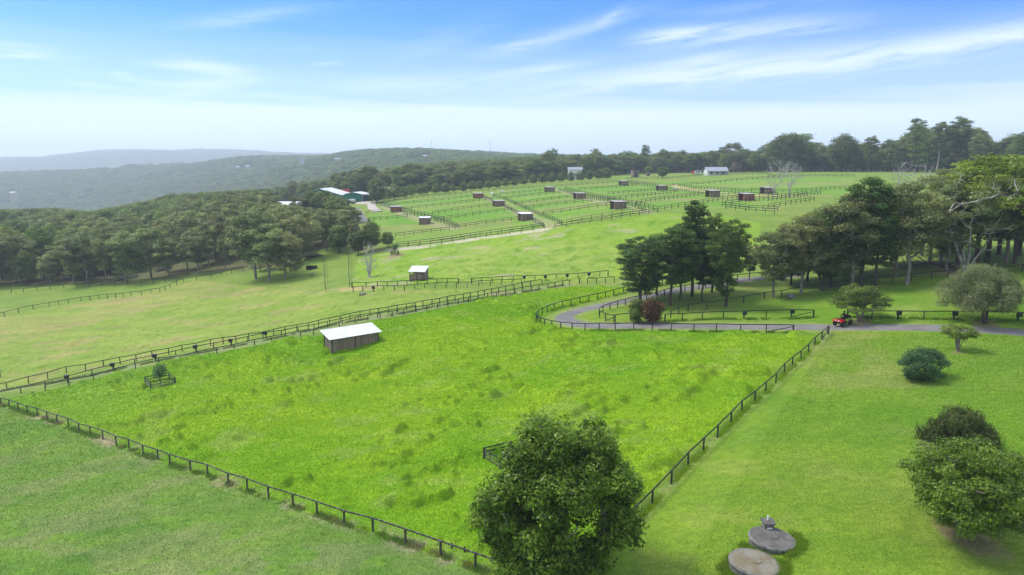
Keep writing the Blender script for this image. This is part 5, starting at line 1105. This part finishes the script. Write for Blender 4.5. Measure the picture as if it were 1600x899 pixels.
def house(px, py, w, dpt, he, hr, label, roofk='grey_roof', wallk='white_paint', rz=0, veranda=True, depth=None, axis='x', name='house', wins=3):
    x, y, z = gp(px, py) if depth is None else gd(px, depth); o = empty(name, (x, y + dpt / 2, z), rz, label, 'house')
    gable(o, 0, 0, w, dpt, he, hr, M[wallk], M[roofk], axis=axis, ov=.6)
    for i in range(wins):
        xx = (i - (wins - 1) / 2) * w / (wins + .3); wf = MB(); wf.box((xx, -dpt / 2 - .03, he * .5), (1.7, .1, 1.5)); f_ = wf.build('window', M['white_paint'], o); wp = MB(); wp.box((xx, -dpt / 2 - .09, he * .5), (1.45, .05, 1.25)); wp.build('pane', M['glass'], f_)
    if veranda:
        mb = MB(); mb.box((0, -dpt / 2 - 1.9, he - .35), (w + 1, 3.0, .12)); mb.build('veranda_roof', M[roofk], o); mb = MB()
        for i in range(5): mb.box(((i - 2) * w / 4, -dpt / 2 - 3.2, he / 2 - .4), (.14, .14, he))
        mb.build('veranda_post', M['white_paint'], o)
    return o
house(1121, 274, 13, 9, 2.8, 5.0, 'white weatherboard house with a grey roof at the far edge of the paddocks')
house(1082, 272, 7, 6, 3.0, 4.8, 'small white-roofed cottage left of the grey-roofed house', roofk='white_roof', depth=548, veranda=False, wins=2)
x, y, z = gp(1088, 273); o = empty('float_trailer', (x, y, z), 0, 'small red-ended white horse trailer in front of the cottage', 'trailer')
mb = MB(); mb.box((.8, 0, 1.6), (4.5, 1.8, 2.0)); mb.build('body', M['white_paint'], o, bevel=.1); mb = MB(); mb.box((-2.2, 0, 1.5), (1.3, 1.82, 1.7)); mb.build('front', M['red'], o, bevel=.1)
for yy in (-.9, .9): wh = MB(); wh.tube((.8, yy - .1, .4), (.8, yy + .1, .4), .4, .4, 14, True); wh.build('wheel', M['rubber'], o)
mb = MB(); mb.box((.8, -.93, 1.9), (3.2, .04, .7)); mb.build('window', M['glass'], o)
house(592, 300, 6, 7, 4.2, 7.0, 'small white gabled cottage behind the round tree row', roofk='white_roof', depth=425, veranda=False, axis='y', wins=1)
house(606, 300, 12, 7, 2.8, 4.0, 'low cream building right of the small gabled cottage', roofk='cream', wallk='cream', depth=432, veranda=False, wins=3)
house(460, 330, 14, 8, 3.0, 4.5, 'low white-roofed building half hidden left of the barn', roofk='white_roof', wallk='green_wall', depth=352, veranda=False)
house(508, 330, 8, 5, 2.6, 3.6, 'little white-roofed shed in the trees below the barn', roofk='white_roof', wallk='green_wall', depth=330, veranda=False)
house(896, 300, 9, 6, 6.5, 8.0, 'pale roofed house hidden in trees above the round tree row', roofk='grey_roof', depth=470, veranda=False)
for (hx, hy, hz), (_, _, w, lab) in zip(HP, HILLH):
    o = empty('hill_house', (hx, hy, hz), 0, lab, 'house'); gable(o, 0, 0, w, 11, 3.4, 5.6, M['cream'], M['grey_roof'], axis='x', ov=.8)
    for i in (-1, 1): wf = MB(); wf.box((i * w * .28, -5.55, 1.9), (2.4, .1, 1.4)); wf.build('window', M['glass'], o)
M['pale_steel'] = simple('galvanised_lattice', (.55, .57, .6), .5)
def pylon(px, depth, top, label):
    x = (px - 800) / FPX / math.cos(PITCH) * depth; z = float(T(x, depth)); dx, dy, dz = pix_dir(px, top); h = HC + dz * depth / dy - z
    o = empty('power_pylon', (x, depth, z), 0, label, 'pylon'); mb = MB(); w0, w1 = 5.5, 1.3; hz = h * .72; lv = 8
    c = lambda i, sx, sy: Vector((sx * (w0 + (w1 - w0) * min(1, i / lv)), sy * (w0 + (w1 - w0) * min(1, i / lv)), h * i / (lv + 1)))
    for sx in (-1, 1):
        for sy in (-1, 1):
            for i in range(lv + 1): mb.beam(c(i, sx, sy), c(i + 1, sx, sy), .6, .6)
    for i in range(lv + 1):
        for sy in (-1, 1): mb.beam(c(i, -1, sy), c(i + 1, 1, sy), .4, .4); mb.beam(c(i, 1, sy), c(i + 1, -1, sy), .4, .4)
    mb.build('tower', M['pale_steel'], o)
    for k, (zz_, w) in enumerate(((.98, 6), (.84, 8), (.7, 6.5))):
        mb = MB(); mb.beam((-w, 0, h * zz_), (w, 0, h * zz_), .6, .8); mb.beam((-w, 0, h * zz_), (0, 0, h * (zz_ + .05)), .4, .4); mb.beam((w, 0, h * zz_), (0, 0, h * (zz_ + .05)), .4, .4); mb.build('cross_arm', M['pale_steel'], o)
pylon(483, 1500, 247, 'grey lattice power pylon in the valley above the barn'); pylon(278, 2300, 279, 'fainter lattice power pylon above the left wood'); pylon(127, 3000, 265, 'very faint power pylon on the far left hillside')
def mast(px, depth, top, label):
    x = (px - 800) / FPX / math.cos(PITCH) * depth; z = float(T(x, depth)); dx, dy, dz = pix_dir(px, top); h = HC + dz * depth / dy - z
    o = empty('radio_mast', (x, depth, z), 0, label, 'mast'); MB().tube((0, 0, 0), (0, 0, h), .8, .35, 6).build('pole', M['pale_steel'], o); mb = MB(); mb.box((0, 0, h * .93), (1.6, 1.6, 2)); mb.build('antenna', M['pale_steel'], o)
mast(679, 1500, 219, 'thin radio mast on the ridge left of centre'); mast(767, 1450, 221, 'thin radio mast on the skyline near the middle')
# dark screen by the grey track
a = Vector(gp(534, 338)); b_ = Vector(gp(565, 337)); o = empty('screen_fence', a, 0, 'long blue-black cloth screen fence beside the grey track', 'screen')
mb = MB(); mb.beam(Vector((0, 0, .95)), b_ - a + Vector((0, 0, .95)), .08, 1.8); mb.build('screen', M['blue_tarp'], o); mb = MB()
for i in range(7): q = (b_ - a) * i / 6; mb.box((q.x, q.y - .1, 1.0), (.1, .1, 2.1))
mb.build('screen_post', M['black_timber'], o)

# ------------------------------------------------------------------ tree guards
def guard(px, py, rz, w, label, treekey, th, lab2, h=1.25, paint='worn_timber', wide=1.0):
    x, y, z = gp(px, py); o = empty('tree_guard', (x, y, z), rz, label, 'tree guard'); s = w / 2
    for (i, j) in ((-1, -1), (1, -1), (1, 1), (-1, 1)):
        link('post', pmesh(h, .14, 'black_timber'), o, (i * s, j * s, 0))
    for side, (a, b_) in enumerate((((-s, -s), (s, -s)), ((s, -s), (s, s)), ((s, s), (-s, s)), ((-s, s), (-s, -s)))):
        for zz_ in (h - .85, h - .48, h - .1): MB().beam((*a, zz_ + .02), (*b_, zz_ + .02), .05, .11).build('rail', M['black_timber'] if zz_ > h - .2 or side in (1, 2) else M[paint], o)
    if treekey: plant(treekey, (x, y, z), th, rz, lab2, 'tree', None, 'young_tree', wide)
proto('sapling', 77, 3, 1.2, .9, 12, .4, .4, 110, .16, M['l_blue'], M['bark_dark'], P_OVAL, .05, trunk=.7, flat=.8)
guard(251, 604, .7, 3.3, 'square black timber tree guard in the front paddock near the lane', 'sapling', 3.6, 'grey-green sapling inside the tree guard near the lane', paint='rim', wide=1.1, h=1.45)
guard(790, 722, .55, 3.0, 'black timber tree guard partly hidden behind the big tree', None, 0, '')
guard(617, 399, 0, 2.0, 'small black tree guard on bare soil by the pond track', 'sapling', 3.6, 'round young tree inside the small guard by the pond track', wide=1.0)
# water tank / trough by the pond lane
x, y, z = gp(487, 421); o = empty('water_trough', (x, y, z), 0, 'dark green rectangular trough on the grass left of the pond lane', 'trough')
mb = MB(); 
for (c_, d_) in (((0, -.6, .5), (2.8, .08, 1.0)), ((0, .6, .5), (2.8, .08, 1.0)), ((-1.4, 0, .5), (.08, 1.28, 1.0)), ((1.4, 0, .5), (.08, 1.28, 1.0)), ((0, 0, .2), (2.7, 1.1, .1))): mb.box(c_, d_)
mb.build('tub', M['black_plastic'], o)
def box_hut(px, py, sz, hh, label, name):
    x, y, z = gp(px, py); o = empty(name, (x, y, z), .2, label, 'hut'); mb = MB(); mb.box((0, 0, hh / 2), (sz, sz, hh)); mb.build('wall', M['planks'], o); mb = MB(); mb.box((0, 0, hh + .08), (sz + .5, sz + .5, .14)); mb.build('roof', M['rusty_roof'], o, bevel=.03); mb = MB(); mb.box((0, -sz / 2 - .03, hh * .42), (sz * .4, .06, hh * .8)); mb.build('door', M['dark_int'], o)
box_hut(992, 277, 4.2, 4.2, 'tall dark hut standing alone in the farthest left meadow', 'hut'); box_hut(1012, 275, 2.4, 1.8, 'low dark hut right of the tall one in the farthest meadow', 'hut')
x, y, z = gp(507, 393); o = empty('pump_hut', (x, y + 10, z), 0, 'small raised pump hut among the trees beside the pond', 'hut')
mb = MB(); mb.box((0, 0, 3.2), (2.2, 2, 1.6)); mb.build('wall', M['planks'], o); mb = MB(); mb.box((0, 0, 4.1), (2.8, 2.6, .12)); mb.build('roof', M['rusty_roof'], o); mb = MB()
for sx in (-.9, .9):
    for sy in (-.8, .8): mb.box((sx, sy, 1.1), (.18, .18, 2.7))
mb.build('leg', M['black_timber'], o)

# ------------------------------------------------------------------ concrete tanks
def tank(px, py, r, label, matk, tilt=(0, 0)):
    x, y, z = gp(px, py); o = empty('concrete_tank', (x, y, z), 0, label, 'tank'); o.rotation_euler = (tilt[0], tilt[1], 0)
    MB().lathe([(r * .97, -.6), (r * .97, .26)], 48).build('wall', M['rim'], o, smooth=False)
    MB().lathe([(r, .24), (r * 1.02, .28), (r * 1.02, .36), (r * .99, .40), (r * .93, .415), (r * .5, .43), (.02, .44)], 48).build('lid', M[matk], o)
    MB().lathe([(r * 1.03, .25), (r * 1.035, .34), (r * 1.0, .425), (r * .965, .425), (r * .96, .40)], 48, cap=False).build('rim_highlight', M['rim'], o)  # added pale ring, paints the highlight along the lid's rim
    MB().lathe([(.34, .43), (.33, .475), (.28, .485), (.02, .487)], 24, c=(.1, .05, 0)).build('hatch', M[matk], o); return o
tank(1205.5, 849, 1.46, 'dark grey round concrete tank lid with a small control box', 'concrete', (.0, .05))
tank(1178, 887, 1.53, 'brown-stained round concrete tank lid nearest the camera', 'concrete_brown', (.0, .06))
x, y, z = gp(1200, 834); o = empty('control_box', (x, y + .1, z + .36), 0, 'little roofed control box on the dark concrete tank', 'control box'); o.scale = (1.05, 1.05, 1.05)
mb = MB(); mb.box((0, 0, .16), (.62, .56, .5)); mb.build('cabinet', M['rim'], o, bevel=.02)
mb = MB(); mb.add([(-.4, -.38, .40), (.4, -.38, .40), (.4, .38, .46), (-.4, .38, .46), (-.4, -.38, .46), (.4, -.38, .46), (.4, .38, .52), (-.4, .38, .52)], [(3, 2, 1, 0), (4, 5, 6, 7), (0, 1, 5, 4), (1, 2, 6, 5), (2, 3, 7, 6), (3, 0, 4, 7)]); mb.build('roof', M['concrete'], o)
mb = MB(); mb.box((.02, -.292, .1), (.34, .02, .13)); mb.build('label_plate', M['white_paint'], o)
MB().tube((0, .1, .5), (0, .1, .8), .05, .05, 10, True).build('vent_pipe', M['white_paint'], o)

# ------------------------------------------------------------------ quad bike and rider
x, y, z = gp(1316, 510); o = empty('quad_bike', (x, y, z + .1), math.radians(180 + 28), 'red quad bike with black racks on the driveway', 'quad bike')
S = 1.12; o.scale = (S, S, S)
mb = MB(); mb.box((.55, 0, .78), (.75, .62, .26)); mb.box((.95, 0, .7), (.3, .5, .22)); mb.box((-.05, 0, .74), (.5, .4, .3)); mb.build('body', M['red'], o, bevel=.07)
for (xx, yy, nm) in ((.72, .5, 'fender'), (.72, -.5, 'fender'), (-.75, .5, 'fender'), (-.75, -.5, 'fender')):
    mb = MB(); mb.box((xx, yy, .78), (.72, .34, .08)); mb.box((xx + (.36 if xx > 0 else -.36), yy, .70), (.1, .34, .18)); mb.build(nm, M['red'] if xx > 0 else M['black_plastic'], o, bevel=.03)
for xx in (.78, -.78):
    for yy in (-.52, .52):
        wh = MB(); wh.lathe([(.18, -.13), (.3, -.13), (.335, -.08), (.335, .08), (.3, .13), (.18, .13)], 22); w_ = wh.build('wheel', M['rubber'], o, smooth=True); w_.rotation_euler = (math.radians(90), 0, 0); w_.location = (xx, yy, .335)
        rm = MB(); rm.lathe([(.17, -.1), (.17, .1)], 14); r_ = rm.build('rim', M['steel'], w_)
mb = MB(); mb.box((-.35, 0, .93), (.85, .34, .14)); mb.build('seat', M['black_plastic'], o, bevel=.05)
mb = MB(); mb.box((0, 0, .45), (1.5, .35, .3)); mb.build('chassis', M['black_plastic'], o, bevel=.05)
for xx, l_ in ((.85, .6), (-.85, .75)):
    mb = MB()
    for yy in (-.4, -.13, .13, .4): mb.beam((xx - l_ / 2, yy, 1.0), (xx + l_ / 2, yy, 1.0), .03, .03)
    for q in (-l_ / 2, l_ / 2): mb.beam((xx + q, -.42, 1.0), (xx + q, .42, 1.0), .03, .03); mb.beam((xx + q * .6, 0, .7), (xx + q * .6, 0, 1.0), .03, .03)
    mb.build('rack', M['black_plastic'], o)
mb = MB(); mb.beam((.3, 0, .9), (.18, 0, 1.18), .06, .06); mb.beam((.15, -.38, 1.2), (.15, .38, 1.2), .035, .035); mb.build('handlebar', M['black_plastic'], o)
for yy in (-.22, .22): MB().tube((1.08, yy, .76), (1.12, yy, .76), .09, .08, 14, True).build('headlight', M['lamp'], o)
mb = MB(); mb.box((-.85, .05, 1.17), (.55, .6, .3)); c_ = mb.build('crate', M['black_plastic'], None, bevel=.03)
c_.matrix_world = o.matrix_basis; tag(c_, 'dark crate strapped on the rear rack of the quad bike', 'crate')
# rider: seated, hands on the bars
pr = empty('person', o.location, o.rotation_euler.z, 'rider in dark clothes and dark helmet sitting on the quad bike', 'person'); pr.scale = o.scale
V = [(-.3, 0, 1.05), (-.28, 0, 1.3), (-.22, 0, 1.52), (-.2, 0, 1.62), (-.18, 0, 1.78), (-.22, .2, 1.5), (-.02, .33, 1.3), (.14, .34, 1.22), (-.22, -.2, 1.5), (-.02, -.33, 1.3), (.14, -.34, 1.22), (-.25, .14, 1.02), (.15, .27, .98), (.12, .33, .56), (.24, .33, .5), (-.25, -.14, 1.02), (.15, -.27, .98), (.12, -.33, .56), (.24, -.33, .5)]
E = [(0, 1), (1, 2), (2, 3), (3, 4), (2, 5), (5, 6), (6, 7), (2, 8), (8, 9), (9, 10), (0, 11), (11, 12), (12, 13), (13, 14), (0, 15), (15, 16), (16, 17), (17, 18)]
R_ = [.15, .15, .15, .06, .1, .08, .055, .045, .08, .055, .045, .11, .085, .06, .055, .11, .085, .06, .055]
skin_figure('body', V, E, R_, M['cloth'], pr)
MB().lathe([(.02, -.13), (.1, -.12), (.135, -.04), (.14, .04), (.11, .11), (.05, .145), (.01, .15)], 18, c=(-.18, 0, 1.8), sx=1.1).build('helmet', M['black_plastic'], pr, smooth=True)
mb = MB(); mb.box((-.05, 0, 1.79), (.06, .17, .08)); mb.build('face', M['skin'], pr, bevel=.02)

# ------------------------------------------------------------------ fallen tree under the grove
a = Vector(gp(1482, 424)); b_ = Vector(gp(1415, 421)); o = empty('fallen_tree', a, 0, 'fallen dark tree trunk with bare branches lying behind the grove fence', 'fallen tree')
mb = MB(); d = b_ - a; rgx = np.random.default_rng(8); n = 8; pts_ = [d * i / n + Vector((0, 0, .8 + .5 * math.sin(i * .5))) for i in range(n + 1)]
for i in range(n): mb.tube(pts_[i], pts_[i + 1], .42 * (1 - i / n * .8), .42 * (1 - (i + 1) / n * .8), 8)
mb.build('trunk', M['bark_dark'], o, smooth=True); mb = MB()
for k in range(30):
    i = rgx.integers(3, 9); s = pts_[i]; v = Vector(rgx.normal(0, 1, 3)); v.z = abs(v.z) * .8; v += d.normalized() * 1.2; v = v.normalized() * rgx.uniform(1.2, 3.6); mb.tube(s, s + v * .5, .09, .06, 4); mb.tube(s + v * .5, s + v + Vector(rgx.normal(0, .3, 3)), .06, .015, 4); mb.tube(s + v * .5, s + v * .9 + Vector(rgx.normal(0, .7, 3)), .04, .012, 4)
mb.build('branch', M['bark_grey'], o, smooth=True)
mb = MB()
for k in range(14): v = Vector(rgx.normal(0, .5, 3)) - d.normalized() * .4; mb.tube((0, 0, .9), Vector((0, 0, .9)) + v, .16, .03, 4)
mb.build('root', M['bark_dark'], o)

# stones on the ground
def rock(px, py, s, label, seed):
    x, y, z = gp(px, py); rg = np.random.default_rng(seed); import bmesh
    bm = bmesh.new(); bmesh.ops.create_icosphere(bm, subdivisions=3, radius=s)
    for v in bm.verts: n_ = vnoise(np.array(v.co.x * 3 / s + seed), np.array(v.co.y * 3 / s + v.co.z * 2 / s), seed); v.co *= .75 + .5 * float(n_); v.co.z *= .55
    me = bpy.data.meshes.new('rock'); bm.to_mesh(me); bm.free(); me.materials.append(M['rim']); o = link('rock', me, None, (x, y, z + s * .2)); tag(o, label, 'rock')
rock(1236, 465, .8, 'grey boulder below the front of the right grove', 1); rock(567, 461, .7, 'pale stone on the grass below the fence feed bin', 2); rock(1476, 450, .35, 'small stone under the grove fence', 3); rock(488, 430, .6, 'dark stone on the grass left of the pond lane', 4); rock(290, 734, .15, 'tiny white stone at the foot of the near fence', 5)
x, y, z = gp(0, 590); o = empty('marker_post', (x, y, z), 0, 'brown wooden post at the left edge beyond the lane', 'post'); MB().tube((0, 0, -.3), (.05, 0, 2.2), .16, .13, 10, True).build('shaft', M['bark_grey'], o); MB().tube((.05, 0, 2.2), (.05, 0, 2.26), .15, .12, 10, True).build('cap', M['bark_dark'], o)

# ------------------------------------------------------------------ haze
zlo = float(min(gz.min(), T(PW[:, 0], PW[:, 1]).min())) - 1.0; zhi = float((PW[:, 2] + SW * 15).max()) + 3
m = bpy.data.materials.new('haze'); m.use_nodes = True; t = m.node_tree; t.nodes.clear(); b = NB(t); v = b.n('ShaderNodeVolumePrincipled'); v.inputs['Color'].default_value = (.82, .94, 1.0, 1); v.inputs['Density'].default_value = .00025; v.inputs['Anisotropy'].default_value = .2
o_ = b.n('ShaderNodeOutputMaterial'); b.l(v.outputs[0], o_.inputs['Volume'])
mb = MB(); mb.box((0, 0, (zlo + zhi) / 2), (13200, 13200, zhi - zlo)); tag(mb.build('haze', m), 'pale blue haze in the air', kind='stuff')
print('haze', zlo, zhi, 'objects', len(bpy.data.objects), 'woodland', len(PW))
